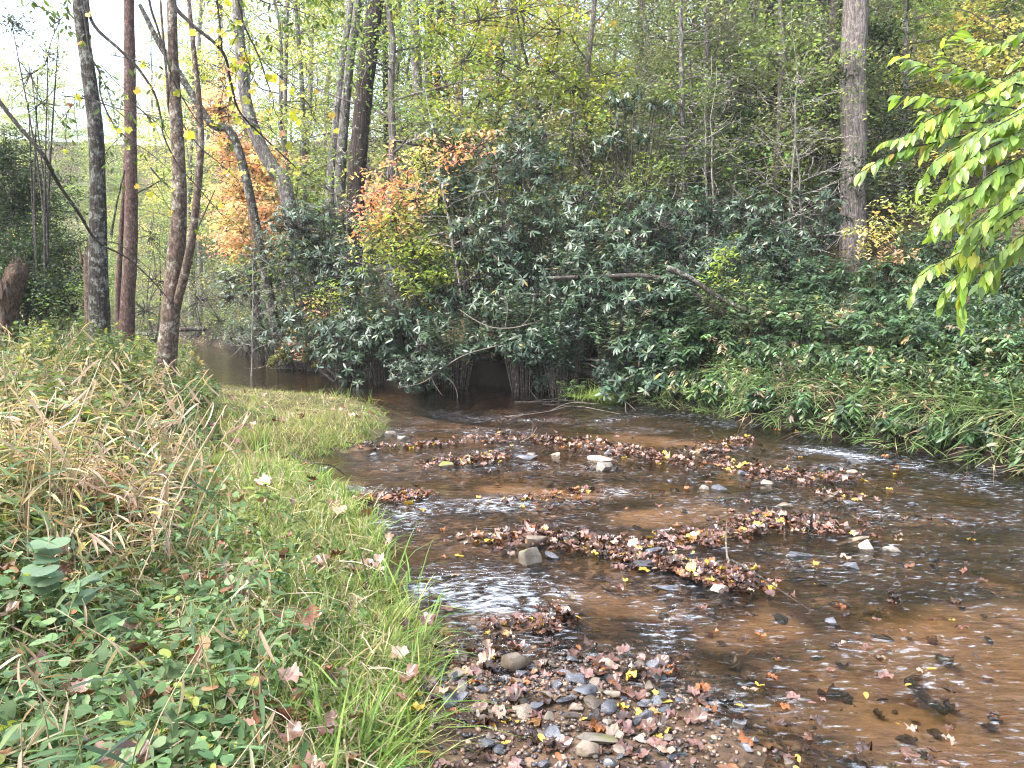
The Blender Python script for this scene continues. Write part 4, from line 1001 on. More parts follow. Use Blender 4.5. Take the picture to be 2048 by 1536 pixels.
ivy = MB()
x, y = polar(10500, 1.0, 6.5, -350, 600); z, sd, left, ins, pool, dep = terrain(x, y, True)
k = left & ~ins & (sd > np.interp(y, [1, 3, 5], [.35, .5, .9])) & (fbm(x * 2.2, y * 2.2, 63) > .33); n = k.sum(); az = R2.uniform(0, 6.28, n)
hh = R2.uniform(.02, .20, n)
ivc = pal([((.12, .20, .085), 4), ((.17, .25, .12), 3), ((.085, .15, .07), 2), ((.28, .30, .08), .6), ((.32, .17, .10), .3)], n, R2)
P = np.stack([x[k], y[k], z[k] + hh], 1); D = np.stack([np.cos(az), np.sin(az), R2.normal(-.15, .3, n)], 1); N = A(0, -.25, 1) + R2.normal(0, .3, (n, 3)); sz = R2.uniform(.022, .062, n)
h = R2.random(n) < .5
place(ivy, T_ROUND, P[h], D[h], N[h], sz[h], ivc[h]); place(ivy, T_OVAL, P[~h], D[~h], N[~h], sz[~h] * 1.1, ivc[~h])
tag(ivy.build('ground_cover', M_GRASS), 'round-leaved creeping plants covering the near left bank', None, kind='stuff')


def weeds(mb, n, d0, d1, p0, p1, H, leafL, palette, tpl, cond, per=12, r=R2, over=1.0):
    x, y = polar(n, d0, d1, p0, p1, r); z, sd, left, ins, pool, dep = terrain(x, y, True)
    k = cond(x, y, sd, left, ins); x, y, z = x[k], y[k], z[k]; n = len(x)
    if n == 0: return
    h = H * r.uniform(.45, 1.2, n); lean = r.normal(0, .28, (n, 2)) * h[:, None]
    c = pal(palette, n, r, .2)
    t = r.uniform(.15, 1, (n, per)); P = np.stack([x[:, None] + lean[:, :1] * t ** 2, y[:, None] + lean[:, 1:] * t ** 2, z[:, None] + h[:, None] * t], -1)
    az = r.uniform(0, 6.28, (n, per)); D = np.stack([np.cos(az), np.sin(az), r.normal(-.05, .4, (n, per))], -1)
    N = A(0, 0, 1) + r.normal(0, .35, (n, per, 3))
    place(mb, tpl, P.reshape(-1, 3), D.reshape(-1, 3), N.reshape(-1, 3), leafL * r.uniform(.6, 1.2, n * per), np.repeat(c, per, 0))
    S0 = np.stack([x, y, z], 1); D0 = np.stack([lean[:, 0], lean[:, 1], h], 1)
    place(mb, quad_tpl(.012, 0), S0, D0, A(0, -1, 0), h * 1.02, c * .8)


LW = lambda a: (lambda x, y, sd, left, ins: left & ~ins & (sd > a))
weedl = MB()
weeds(weedl, 1500, 5, 19, -150, 285, .62, .10, [((.08, .115, .045), 3), ((.12, .15, .05), 2), ((.30, .24, .14), 1.6), ((.2, .2, .07), 1)], T_LANCE, LW(.9), 14)
weeds(weedl, 900, 8, 22, -150, 270, .8, .07, [((.07, .11, .045), 3), ((.11, .15, .05), 2), ((.24, .24, .07), 1)], T_OVAL, LW(1.0), 18)
weeds(weedl, 1400, 4, 12, -150, 330, .40, .17, [((.38, .29, .21), 3), ((.30, .21, .14), 2), ((.47, .38, .29), 1.4), ((.16, .20, .08), 1.6)], T_CANED, LW(1.0), 8)
weeds(weedl, 700, 1.2, 5, -300, 700, .22, .055, [((.075, .125, .05), 3), ((.11, .16, .055), 2)], T_LANCE, LW(.25), 12)
weeds(weedl, 500, 7, 14, 260, 430, .22, .06, [((.07, .11, .05), 3), ((.10, .14, .05), 2)], T_OVAL, LW(.2), 16)
weeds(weedl, 900, 15, 45, 120, 430, .45, .10, [((.11, .155, .07), 3), ((.16, .19, .08), 2), ((.26, .24, .12), 1)], T_OVAL, LW(.05), 14)
weeds(weedl, 380, 3.2, 10, -200, 260, .55, .14, [((.42, .34, .24), 3), ((.34, .25, .17), 2), ((.15, .20, .08), 2.5), ((.50, .42, .32), 1)], T_CANED, LW(.8), 7)
tag(weedl.build('undergrowth', M_GRASS), 'mixed leafy weeds of the left bank terrace', None, kind='stuff')

RWc = lambda a, b: (lambda x, y, sd, left, ins: ~left & ~ins & (sd > a) & (sd < b))
weedr = MB()
weeds(weedr, 3000, 6.2, 15, 1150, 2250, .30, .095, [((.06, .105, .04), 4), ((.12, .16, .055), 2), ((.05, .085, .035), 2), ((.28, .22, .12), 1)], T_LANCE, RWc(.0, .35), 14)
weeds(weedr, 2600, 17, 60, 330, 760, .7, .12, [((.09, .13, .06), 3), ((.14, .17, .07), 2), ((.24, .24, .09), 1), ((.06, .09, .05), 2)], T_OVAL, RWc(.05, 30), 16)
weeds(weedr, 4800, 5.2, 13, 1180, 2900, .36, .095, [((.05, .09, .036), 4), ((.085, .125, .05), 2), ((.22, .18, .10), 1)], T_LANCE, RWc(.0, 2.0), 12)
weeds(weedr, 5600, 7, 22, 1000, 2700, .55, .095, HOB, T_LANCE, RWc(1.0, 12), 14)
weeds(weedr, 2600, 16, 45, 380, 2150, .7, .09, [((.05, .08, .03), 3), ((.10, .13, .04), 2), ((.22, .2, .05), 1), ((.16, .09, .05), 1)], T_Q, RWc(1.5, 60), 16)
tag(weedr.build('undergrowth', M_HOBBLE), 'low leafy growth across the right bank and slope', None, kind='stuff')

rg = MB()                                         # grass hanging over the right water edge
x, y = polar(9000, 6.3, 16, 1130, 2200); z, sd, left, ins, pool, dep = terrain(x, y, True)
k = ~left & (sd < .5) & (~ins)
n = k.sum()
tufts(rg, x[k], y[k], z[k], 5, .24 + .2 * R2.random(n), pal([((.075, .125, .04), 4), ((.12, .16, .06), 2), ((.28, .22, .14), 1)], n, R2), R2, .6, .05, .5, 1.0, np.tile(A(-.55, -.75, -.25), (n, 1)))
gx_, gy_ = G(1210, 800)[:2]
n = 140; ax_ = gx_ + R2.normal(0, .22, n); ay_ = gy_ + R2.normal(0, .15, n)
tufts(rg, ax_, ay_, np.maximum(terrain(ax_, ay_), 0) + .05, 9, np.full(n, .26), pal([((.14, .20, .05), 3), ((.2, .25, .07), 1)], n, R2), R2, .8, .05, .5, .6)
tag(rg.build('grass', M_GRASS), 'grass hanging over the edge of the right bank', None, kind='stuff')

# canes: dry tan and green, one object each
GC, DC = [((.11, .175, .08), 3), ((.16, .21, .08), 2), ((.085, .14, .075), 1)], [((.42, .31, .245), 3), ((.50, .40, .32), 2), ((.30, .20, .145), 2)]
CANES = []
for v in range(9):
    r = np.random.default_rng(300 + v); dry = [.15, .5, .8][v % 3]
    root = thing('cane_plant', None, 'cane')
    Hc = r.uniform(.45, .85); ln = r.normal(0, .22, 2)
    q = smooth_path([A(0, 0, -.04), A(ln[0] * .3, ln[1] * .3, Hc * .5), A(ln[0], ln[1], Hc)], 10)
    sb, lb = MB(), MB(); tube(sb, q, np.linspace(.0045, .0018, 10), 5, (.22, .22, .09) if dry < .5 else (.35, .27, .17)); sb.build('stem', M_STEM, root)
    n = int(r.integers(8, 13)); t = np.linspace(.3, 1, n); i = np.minimum((t * 9).astype(int), 8); P = q[i] + (q[i + 1] - q[i]) * (t * 9 - i)[:, None]
    az = np.arange(n) * math.pi + r.normal(0, .5, n) + r.uniform(0, 6.28); isd = r.random(n) < dry
    up = np.where(isd, r.normal(-1.3, .5, n), r.normal(.35, .3, n))
    D = np.stack([np.cos(az), np.sin(az), up], 1); N = np.stack([-np.cos(az) * .5, -np.sin(az) * .5, np.full(n, 1.0)], 1) + r.normal(0, .25, (n, 3))
    c = np.where(isd[:, None], pal(DC, n, r), pal(GC, n, r)); L = r.uniform(.10, .20, n)
    place(lb, T_CANE, P[~isd], D[~isd], N[~isd], L[~isd], c[~isd]); place(lb, T_CANED, P[isd], D[isd], N[isd], L[isd] * .9, c[isd])
    lb.build('leaves', M_CANE, root); CANES.append([root, False, ['mostly green', 'half-dry', 'withered tan'][v % 3]])


def zone_left(x, y):
    px = 1024 + x / y * F
    a = 'close by' if y < 2.6 else 'a few steps up the bank' if y < 4.8 else 'midway along the bank' if y < 8 else 'far along the bank'
    b = 'beside the grassy edge' if px > 430 else 'among creeping round leaves' if y < 3.6 else 'in the dense tan canes' if px < 250 else 'at the margin of the canes'
    return f'{b}, {a}'


def cane(x, y, v, sc, tilt=(0, 0)):
    k = CANES[v]; lab = f'{k[2]} {["short", "tall"][int(sc > 1)]} cane {zone_left(x, y)}'
    args = ((x, y, gz(x, y)), (tilt[0], tilt[1], R2.uniform(0, 6.28)), sc, lab, 'cane plants on the left bank')
    if not k[1]: k[1] = True; put(k[0], *args)
    else: dup(k[0], *args)


cnt = 0
while cnt < 235:
    x, y = polar(1, 1.5, 12.5, -120, 660); x, y = float(x[0]), float(y[0]); px = 1024 + x / y * F
    z, sd, left, ins, pool, dep = terrain(A(x), A(y), True)
    lim = 1.1 if px > 430 else .5
    if ins[0] or not left[0] or sd[0] < .3 or (px > 400 and y > 3.4) or (px > 280 and y > 6.5) or (y < 3.2 and R2.random() < .6): continue
    v = int(R2.choice(9, p=np.array([1, 2, 3] * 3 if 3.3 < y < 9 and px < 420 else [3, 2, 1] * 3) / 18.0))
    cane(x, y, v, R2.uniform(.6, 1.25) * (.62 if px > 400 or y < 3.0 else 1), R2.normal(0, .12, 2)); cnt += 1

# a few single plants that stand out on the near bank
for lab, px, py, d, pl, tp, nl, lf in [('bright yellow-green seedling in front of the dark holly', 200, 960, 4.4, LIME, T_OVAL, 26, .06), ('small dark holly bush amid tan canes', 235, 935, 4.8, DARKG, T_OVAL, 60, .045),
                                       ('yellow-green leafy plant where the grass meets the water margin', 545, 985, 4.9, LIME, T_OVAL, 26, .075), ('leafy green shrublet at the foot of the forked tree', 395, 840, 9.0, GREEN, T_OVAL, 110, .05),
                                       ('broad grey-green leaved plant among the creeping leaves', 140, 1130, 2.9, [((.14, .21, .13), 1)], T_ROUND, 14, .10)]:
    b0 = W(px, py, d); b0[2] = gz(b0[0], b0[1]); rt = thing('leafy_plant', lab, 'plant', b0)
    top = W(px, py - 20, d); hgt = max(top[2] - b0[2], .12); sb, lb = MB(), MB()
    P, D = [], []
    for k in range(max(3, nl // 8)):
        e = b0 + A(R2.normal(0, .1), R2.normal(0, .1), hgt * R2.uniform(.8, 1.3)) * A(1, 1, 1); q = smooth_path([b0, (b0 + e) / 2 + R2.normal(0, .015, 3), e], 7)
        tube(sb, q, np.linspace(.004, .0015, 7), 4, (.16, .17, .07))
        for j in range(8): P.append(q[R2.integers(2, 7)]); az = R2.uniform(0, 6.28); D.append([math.cos(az), math.sin(az), R2.normal(0, .3)])
    sb.build('stem', M_STEM, rt, b0); place(lb, tp, P, D, A(0, -.2, 1), lf, pal(pl, len(P), R2)); lb.build('leaves', M_GRASS, rt, b0)

# ---------------------------------------------------------------- stones
import bmesh


def rock_mesh(seed, dims, flat=.0, cuts=15, sub=3):
    r = np.random.default_rng(seed); bm = bmesh.new(); bmesh.ops.create_icosphere(bm, subdivisions=sub, radius=1)
    v = np.array([q.co[:] for q in bm.verts])
    for k in range(cuts):
        n = nrm(r.normal(0, 1, 3)); o = r.uniform(.32, .72); e = np.maximum(v @ n - o, 0); v = v - e[:, None] * n * .95
    v /= np.abs(v).max(0)
    v += .05 * (np.stack([fbm(v[:, 0] * 2 + 9, v[:, 1] * 2 + v[:, 2] * 2, seed + k) for k in range(3)], 1) - .5)
    v *= np.asarray(dims) / 2
    for q, c in zip(bm.verts, v): q.co = c
    me = bpy.data.meshes.new('stone'); bm.to_mesh(me); bm.free()
    me.polygons.foreach_set('use_smooth', [True] * len(me.polygons)); me.set_sharp_from_angle(angle=R(32))
    return me


ROCKMARK, STONES = [], []


def stone(px, py, w, hr, dr, mat, label, rot=0., tilt=0., seed=None, lift=.33, group=None, name='stone', short=None):
    g = G(px, py, .02); d = g[1]; wm = w / F * d; s = seed if seed is not None else int(px * 7 + py)
    me = rock_mesh(s, (wm, wm * dr, wm * hr)); me.materials.append(mat)
    o = bpy.data.objects.new(name, me); COL.objects.link(o)
    zz = max(gz(g[0], g[1]), -.02); o.location = (g[0], g[1], zz + wm * hr * lift); o.rotation_euler = (R(tilt) * .6, R(tilt), R(rot))
    tag(o, label, 'stone', group)
    STONES.append((g[0], g[1], wm * .42))
    if short: ROCKMARK.append((g[0], g[1], short))
    return o


HAND = [
    (1206, 934, 48, .62, .7, M_PALE, 'pale tan angular block, lower of two on the far leaf bar', 10, 0, 'the pale tan block'), (1204, 914, 62, .2, .7, M_PALE, 'flat pale slab leaning behind the pale tan block', -12, 8, 'the leaning pale slab'),
    (1070, 1080, 64, .48, .6, M_BROWN, 'low grey-brown rounded stone behind the yellow-mossed block', 15, 6, 'the low grey-brown stone'), (1060, 1117, 50, .95, .8, M_MOSS, 'angular block with yellow moss on its top, midstream', 20, 8, 'the yellow-mossed block'),
    (1106, 1107, 42, .35, .6, M_SLATE, 'dark slab touching the yellow-mossed block', -20, 12, 'the dark touching slab'), (1309, 1100, 62, .5, .6, M_SLATE, 'upper grey-blue wedge of a pair in the leaf drift', 25, 14, 'the grey-blue wedge pair'),
    (1298, 1124, 62, .4, .7, M_SLATE, 'lower grey-blue wedge of a pair in the leaf drift', 5, 10, None), (890, 929, 34, .5, .6, M_MOSS, 'olive stone at the left end of the far drift', 0, 0, 'the olive stone'),
    (1589, 1104, 78, .22, .45, M_SLATE, 'long flat dark slab on the right part of the leaf drift', 5, 4, 'the long dark slab'), (1706, 1075, 70, .22, .4, M_BROWN, 'tilted brown slab above the white boulder', -12, -18, 'the tilted brown slab'),
    (1735, 1088, 48, .62, .7, M_PALE, 'white rounded boulder under the tilted slab', 20, 0, 'the white boulder'), (1786, 1095, 40, .5, .7, M_PALE, 'tan boulder right of the white boulder', -15, 0, 'the tan right boulder'), (1690, 1100, 40, .25, .5, M_SLATE, 'thin dark slab left of the white boulder', 25, -15, None),
    (1440, 1171, 50, .4, .55, M_PALE, 'whitish flat-topped stone in front of the leaf heap', 8, 4, 'the whitish flat stone'), (1333, 1165, 62, .2, .4, M_SLATE, 'thin dark blade of slate left of the whitish stone', -4, 0, 'the dark slate blade'),
    (1704, 1125, 34, .55, .6, M_SLATE, 'smooth oval grey stone alone in the shallows', 0, 0, 'the oval grey stone'), (1482, 944, 28, .55, .7, M_SLATE, 'dark grey stone at the right tip of the far bar', 30, 8, 'the dark bar-tip stone'),
    (1655, 934, 34, .45, .6, M_SLATE, 'grey stone below the right riffle', 10, 6, 'the grey riffle stone'), (1704, 941, 24, .55, .7, M_TAN, 'light tan pebble-like stone under the riffle', 0, 0, 'the light tan stone'), (1690, 950, 22, .6, .7, M_SLATE, 'small blackish stone beside the light tan one', 0, 0, None),
    (1534, 962, 34, .5, .6, M_TAN, 'tan-topped dark stone next to a curled leaf', 0, 0, 'the tan-topped stone'), (1411, 973, 26, .6, .6, M_PALE, 'pale pink stone at the left of a leafy ledge', 0, 10, 'the pale pink stone'), (1440, 972, 44, .35, .6, M_SLATE, 'grey ledge stone with leaves on it', 0, 12, None),
    (1662, 988, 46, .28, .4, M_BROWN, 'brown slab tilted up to the right', 0, -28, 'the uptilted brown slab'), (1697, 999, 34, .3, .5, M_SLATE, 'dark flat stone right of the uptilted slab', 0, 8, None), (1570, 1005, 42, .4, .6, M_BROWN, 'wet brown stone with water breaking over it', 0, 8, None),
    (1665, 1236, 46, .6, .7, M_SLATE, 'dark angular stone alone in the lower right shallows', 15, 10, 'the dark angular stone'), (1755, 1259, 64, .16, .25, M_SLATE, 'long grey sliver of slate lying on the sand edge', -18, 0, 'the grey slate sliver'),
    (1026, 1322, 76, .62, .8, M_BROWN, 'biggest brown boulder of the near bar, a yellow leaf on it', 10, 6, 'the brown boulder'), (1141, 1318, 36, .7, .8, M_SLATE, 'black stone to the right of the brown boulder', 0, 0, 'the black stone'),
    (1173, 1399, 56, .4, .6, M_SLATE, 'wide flat blue slate on the near gravel bar', 5, 6, 'the wide blue slate'), (1073, 1416, 52, .4, .55, M_SLATE, 'rectangular blue slate left of the wide blue slate', 30, 10, 'the rectangular slate'), (1131, 1413, 46, .35, .5, M_SLATE, 'narrow dark slate between two blue slates', 20, 6, None),
    (1185, 1447, 28, .8, .8, M_SLATE, 'small blue-grey angular stone under the fan-shaped leaf', 10, 0, 'the small angular stone'), (1281, 1442, 48, .68, .8, M_SLATE, 'shiny black rounded cobble standing in water', 25, 0, 'the shiny black cobble'), (1215, 1450, 26, .6, .8, M_TAN, 'tan cobble next to the small blue-grey stone', 0, 0, None),
    (1190, 1494, 96, .27, .35, M_MOSS, 'long moss-backed stone at the bottom of the gravel bar', -12, 4, 'the long mossy stone'), (1173, 1519, 58, .6, .8, M_TAN, 'round grey-tan boulder below the long mossy stone', 0, 0, 'the round tan boulder'), (1218, 1535, 30, .7, .8, M_SLATE, 'round slate cobble at the bottom edge', 0, 0, None),
    (909, 1430, 20, 1.6, .6, M_SLATE, 'dark pointed shard standing upright in the shallows', 10, 10, 'the upright shard'), (1152, 1428, 30, .8, .7, M_BROWN, 'wedge-shaped grey-brown stone below the slates', 0, 14, 'the brown wedge'), (1007, 1433, 30, .45, .5, M_MOSS, 'greenish dark oblong stone left of the slates', -30, 8, 'the greenish oblong'),
    (1046, 1411, 30, .7, .8, M_MOSS, 'mossy olive lump beside the rectangular slate', 0, 0, None), (967, 1394, 36, .45, .7, M_SLATE, 'dark flat stone at the left of the gravel bar', 0, 6, 'the dark left stone'), (1043, 1376, 24, .8, .7, M_SLATE, 'dark square stone touched by a yellow leaf', 0, 0, None),
    (1097, 1445, 28, .9, .8, M_TAN, 'light tan pointed cobble in the middle of the gravel', 0, 8, 'the light tan cobble'), (1136, 1460, 34, .5, .5, M_BROWN, 'pinkish slab tilted among tan pebbles', 30, 16, None), (970, 1498, 38, .7, .8, M_SLATE, 'black ragged stone low on the left of the bar', 20, 12, 'the black ragged stone'),
    (1322, 1340, 44, .35, .6, M_SLATE, 'blue slate in the right channel', 0, 6, 'the channel slate'), (1341, 1355, 32, .35, .6, M_SLATE, 'second blue slate just below the channel slate', 15, 6, None), (1210, 1345, 50, .3, .5, M_SLATE, 'flat wet slate with pale leaves around it', 0, 5, 'the flat wet slate'),
    (1495, 1500, 40, .4, .45, M_SLATE, 'oblique slate at the right margin of the leaf bar', -45, 8, 'the oblique slate'), (1508, 1480, 40, .4, .6, M_SLATE, 'grey stone above the oblique slate', 0, 6, None), (1588, 1521, 58, .22, .4, M_SLATE, 'blue-grey flake just right of the leaf bar', 8, 4, 'the blue-grey flake'),
    (1222, 1395, 40, .5, .6, M_BROWN, 'brown oblong stone right of the wide blue slate', -10, 0, None), (1248, 1396, 22, .6, .8, M_SLATE, 'small pale-blue stone beyond the brown oblong', 0, 0, None), (1330, 1420, 36, .35, .7, M_SLATE, 'low black stone right of the shiny cobble', 0, 0, None), (1350, 1515, 60, .22, .3, M_SLATE, 'slanting dark flake at the lower right of the gravel', 35, 6, None),
    (648, 938, 34, .5, .6, M_SLATE, 'dark stone at the tip of the small inlet', 0, 0, 'the inlet stone'), (806, 872, 30, .4, .6, M_MOSS, 'flat green-topped stone off the grassy point', 0, 0, 'the green-topped stone'), (778, 864, 26, .6, .6, M_TAN, 'whitish stone against the grassy point', 0, 10, None), (745, 906, 22, .5, .6, M_SLATE, 'dark stone along the grassy point shore', 0, 0, None),
    (849, 1010, 24, .5, .7, M_SLATE, 'black stone at the right end of the small leaf pile', 0, 0, 'the black end stone'), (700, 1015, 34, .3, .6, M_SLATE, 'dark wet stone at the left of the small leaf pile', 0, 0, None), (1033, 908, 30, .5, .6, M_SLATE, 'greyish stone in the middle of the far bar', 0, 0, 'the greyish bar stone'), (1060, 910, 26, .6, .6, M_TAN, 'pinkish stone next to the greyish bar stone', 0, 0, None),
    (1055, 912, 46, .3, .6, M_SLATE, 'flat wet stone under the greyish bar stone', 0, 0, None), (1115, 905, 36, .35, .6, M_BROWN, 'brown flat stone right of the pinkish stone', 0, 0, None), (1110, 1190, 26, .4, .6, M_SLATE, None, 0, 0, None), (790, 1340, 40, .7, .8, M_SLATE, 'grey stone half hidden in the near bank grass', 0, 0, None), (882, 1388, 30, .3, .6, M_SLATE, 'black flat stone left of the near bar', 0, 0, None),
    (1160, 932, 22, .5, .6, M_TAN, None, 0, 0, None), (1800, 1102, 30, .4, .6, M_SLATE, None, 0, 0, None), (1870, 1112, 30, .4, .6, M_SLATE, 'grey stone with a leaf, far right in dark shallows', 0, 0, None), (1826, 1002, 26, .4, .6, M_SLATE, 'blackish stone in the dark right run', 0, 0, None)]
for px, py, w, hr, dr, mt, lab, ro, ti, sh in HAND:
    if lab: stone(px, py, w, hr, dr, mt, lab, ro, ti, short=sh)


def near_mark(x, y):
    k = min(ROCKMARK, key=lambda m: (m[0] - x) ** 2 + (m[1] - y) ** 2)
    dx, dy = x - k[0], y - k[1]
    side = ('right of' if dx > 0 else 'left of') if abs(dx) > abs(dy) else ('behind' if dy > 0 else 'in front of')
    far = math.hypot(dx, dy)
    return ('close ' if far < .12 else '' if far < .35 else 'well ') + side + ' ' + k[2]


def bar_point(r, sel=None, sp=.7):
    L, w, h = BARW[sel if sel is not None else int(r.integers(0, len(BARW)))]
    sg = np.hypot(*(L[1:] - L[:-1]).T); i = r.choice(len(sg), p=sg / sg.sum()); t = r.random()
    return L[i] + (L[i + 1] - L[i]) * t + r.normal(0, w * sp, 2)


R3 = np.random.default_rng(5)
SM = []
for v in range(12):
    me = rock_mesh(50 + v, (1, R3.uniform(.55, .95), R3.uniform(.3, .7)), sub=2); SM.append(me)
mats = [(M_SLATE, 'dark slate'), (M_TAN, 'tan'), (M_BROWN, 'brown'), (M_PALE, 'pale')]
SMM = []
for v, me in enumerate(SM):
    for mt, nm in mats:
        k = me.copy(); k.materials.append(mt); SMM.append((k, nm))
for q in range(215):
    if q < 175: x, y = bar_point(R3, int(R3.choice([9, 10, 10, 8, 9, 3, 1, 1, 2, 2, 3, 3, 6, 5])), .8)
    else:
        d = 2.3 * math.exp(R3.random() * math.log(4)); x, y = (R3.uniform(860, 1800) - 1024) / F * d, d
    z = gz(x, y)
    if not inside(A(x), A(y), POLY)[0]: continue
    me, nm = SMM[int(R3.choice(len(SMM), p=np.tile([.56, .15, .24, .05], 12) / 12))]
    s = R3.uniform(.025, .075) * (1 + .08 * y)
    o = bpy.data.objects.new('stone', me); COL.objects.link(o)
    o.location = (x, y, z + s * .15); o.rotation_euler = (R3.normal(0, .2), R3.normal(0, .2), R3.uniform(0, 6.28)); o.scale = (s, s, s)
    tag(o, f'{["small", "fist-sized"][int(s > .07)]} {nm} stone {"in the water" if z < -.02 else "among leaves"}, {near_mark(x, y)}', 'stone', 'small stones of the stream bars')

gv = MB()
ico = rock_mesh(3, (1, .8, .6), sub=1); iv = np.array([v.co[:] for v in ico.vertices]); il = np.array([i for p in ico.polygons for i in p.vertices]); isz = np.full(len(ico.polygons), 3)
n = 5200
pts = np.array([bar_point(R3, int(R3.choice([9, 10, 10, 11, 8, 9])), 1.0) for _ in range(3400)] + [bar_point(R3, None, .9) for _ in range(1800)])
zz = terrain(pts[:, 0], pts[:, 1]); s = R3.uniform(.006, .024, n) * (1 + .06 * pts[:, 1]); a = R3.uniform(0, 6.28, n)
for k in range(n):
    ca_, sa_ = math.cos(a[k]), math.sin(a[k]); v = iv * s[k] * A(1, R3.uniform(.7, 1.2), R3.uniform(.7, 1.2)); v = np.stack([v[:, 0] * ca_ - v[:, 1] * sa_, v[:, 0] * sa_ + v[:, 1] * ca_, v[:, 2]], 1) + A(pts[k, 0], pts[k, 1], zz[k] + s[k] * .2)
    gv.add(v, il, isz, pal([((.17, .115, .08), 3), ((.07, .055, .048), 3), ((.27, .20, .15), 1), ((.045, .045, .05), 2.5)], 1, R3)[0])
tag(gv.build('gravel', leaf_mat('wet_gravel', .3, .5, 0, .3), smooth=True), 'wet gravel of the stream bars', None, kind='stuff')

# ---------------------------------------------------------------- fallen leaves
LC = {'brown': (.10, .047, .030), 'dark brown': (.042, .023, .016), 'pinkish-brown': (.19, .105, .088), 'orange-brown': (.21, .078, .024), 'yellow': (.46, .31, .05), 'pale tan': (.29, .205, .15)}
LW_ = [.32, .26, .20, .09, .06, .07]
LM = {}
for cn, c in LC.items():
    for v in range(8):
        mb = MB(); tp = T_SYC[(v * 5 + len(cn)) % 12] if (v % 4 if cn == 'yellow' else v % 3) == 1 or (cn != 'yellow' and v % 3 == 0) else T_OVAL
        place(mb, tp, [[0, 0, 0]], A(0, 1, 0), A(0, 0, 1), 1.0 if tp is not T_OVAL else .75, [c]); o = mb.build('fallen_leaf', M_WET); me = o.data; bpy.data.objects.remove(o); LM.setdefault(cn, []).append(me)
DRW = np.array([1.0, 3.6, 2.2, 3.4, 1.2, .9, .8, .5, .55, .55, .5, .2, .6, .3, .5]); DRW /= DRW.sum()
cand = []
for q in range(3400):
    b = int(R3.choice(len(BARW), p=DRW)); x, y = bar_point(R3, b, .5)
    if not inside(A(x), A(y), POLY)[0] or (R3.random() < .85 and any((x - a) ** 2 + (y - b_) ** 2 < c * c for a, b_, c in STONES)): continue
    cand.append((x, y, R3.uniform(.03, .08), str(R3.choice(list(LC), p=LW_)), True))
for q in range(330):
    d = 2.3 * math.exp(R3.random() * math.log(4.2)); x = (R3.uniform(830, 2000) - 1024) / F * d
    if inside(A(x), A(d), POLY)[0]: cand.append((x, d, R3.uniform(.03, .075), str(R3.choice(list(LC), p=[.34, .24, .14, .10, .12, .06])), False))
cz = terrain(np.array([c[0] for c in cand]), np.array([c[1] for c in cand]))
order = sorted(range(len(cand)), key=lambda i: -cand[i][2] / cand[i][1])
litter = MB()
for rank, i in enumerate(order):
    x, y, s, cn, drift = cand[i]; z = max(cz[i], 0) + (abs(R3.normal(0, .009)) if drift else 0) + .006
    tl = .27 if drift else .09
    if rank < 290:
        o = bpy.data.objects.new('fallen_leaf', LM[cn][int(R3.integers(0, 8))]); COL.objects.link(o); o.location = (x, y, z)
        o.rotation_euler = (R3.normal(0, tl), R3.normal(0, tl), R3.uniform(0, 6.28)); o.scale = (s, s, s)
        tag(o, f'{cn} {["floating", "drifted"][int(drift)]} leaf {near_mark(x, y)}', 'leaf', 'fallen leaves in the stream')
    else:
        az = R3.uniform(0, 6.28); tp = T_SYC[int(R3.integers(0, 12))] if R3.random() < .8 else T_OVAL
        place(litter, tp, [[x, y, z]], A(math.cos(az), math.sin(az), R3.normal(0, tl)), A(R3.normal(0, tl), R3.normal(0, tl), 1), s * (1 if tp is not T_OVAL else .6), np.array([LC[cn]]) * R3.uniform(.7, 1.25))
n = 360; d = 2.2 * np.exp(R3.random(n) * math.log(5)); x = (R3.uniform(780, 2100, n) - 1024) / F * d; k = inside(x, d, POLY); x, d = x[k], d[k]; n = len(x); z = terrain(x, d); az = R3.uniform(0, 6.28, n)
for tp, lo, hi in ((T_SYC[0], 0, .4), (T_SYC[4], .4, .7), (T_OVAL, .7, 1)):
    u = np.linspace(0, 1, n); s_ = (u >= lo) & (u < hi); m = s_.sum()
    place(litter, tp, np.stack([x[s_], d[s_], z[s_] + .012], 1), np.stack([np.cos(az[s_]), np.sin(az[s_]), np.zeros(m)], 1), A(0, 0, 1) + R3.normal(0, .12, (m, 3)), R3.uniform(.04, .10, m), pal([((.05, .03, .02), 4), ((.12, .055, .025), 2), ((.25, .13, .05), 1)], m, R3))
x, y = polar(420, 1.6, 12, -100, 900, R3); z, sd, left, ins, pool, dep = terrain(x, y, True); k = left & ~ins; m = k.sum(); az = R3.uniform(0, 6.28, m)
place(litter, T_SYC[4], np.stack([x[k], y[k], z[k] + R3.uniform(.03, .15, m)], 1), np.stack([np.cos(az), np.sin(az), R3.normal(0, .3, m)], 1), A(0, 0, 1) + R3.normal(0, .35, (m, 3)), R3.uniform(.05, .12, m), pal([((.22, .10, .06), 2), ((.32, .19, .14), 2), ((.13, .06, .04), 1)], m, R3))
tag(litter.build('leaf_litter', M_WET), 'smaller and sunken dead leaves in and beside the stream', None, kind='stuff')

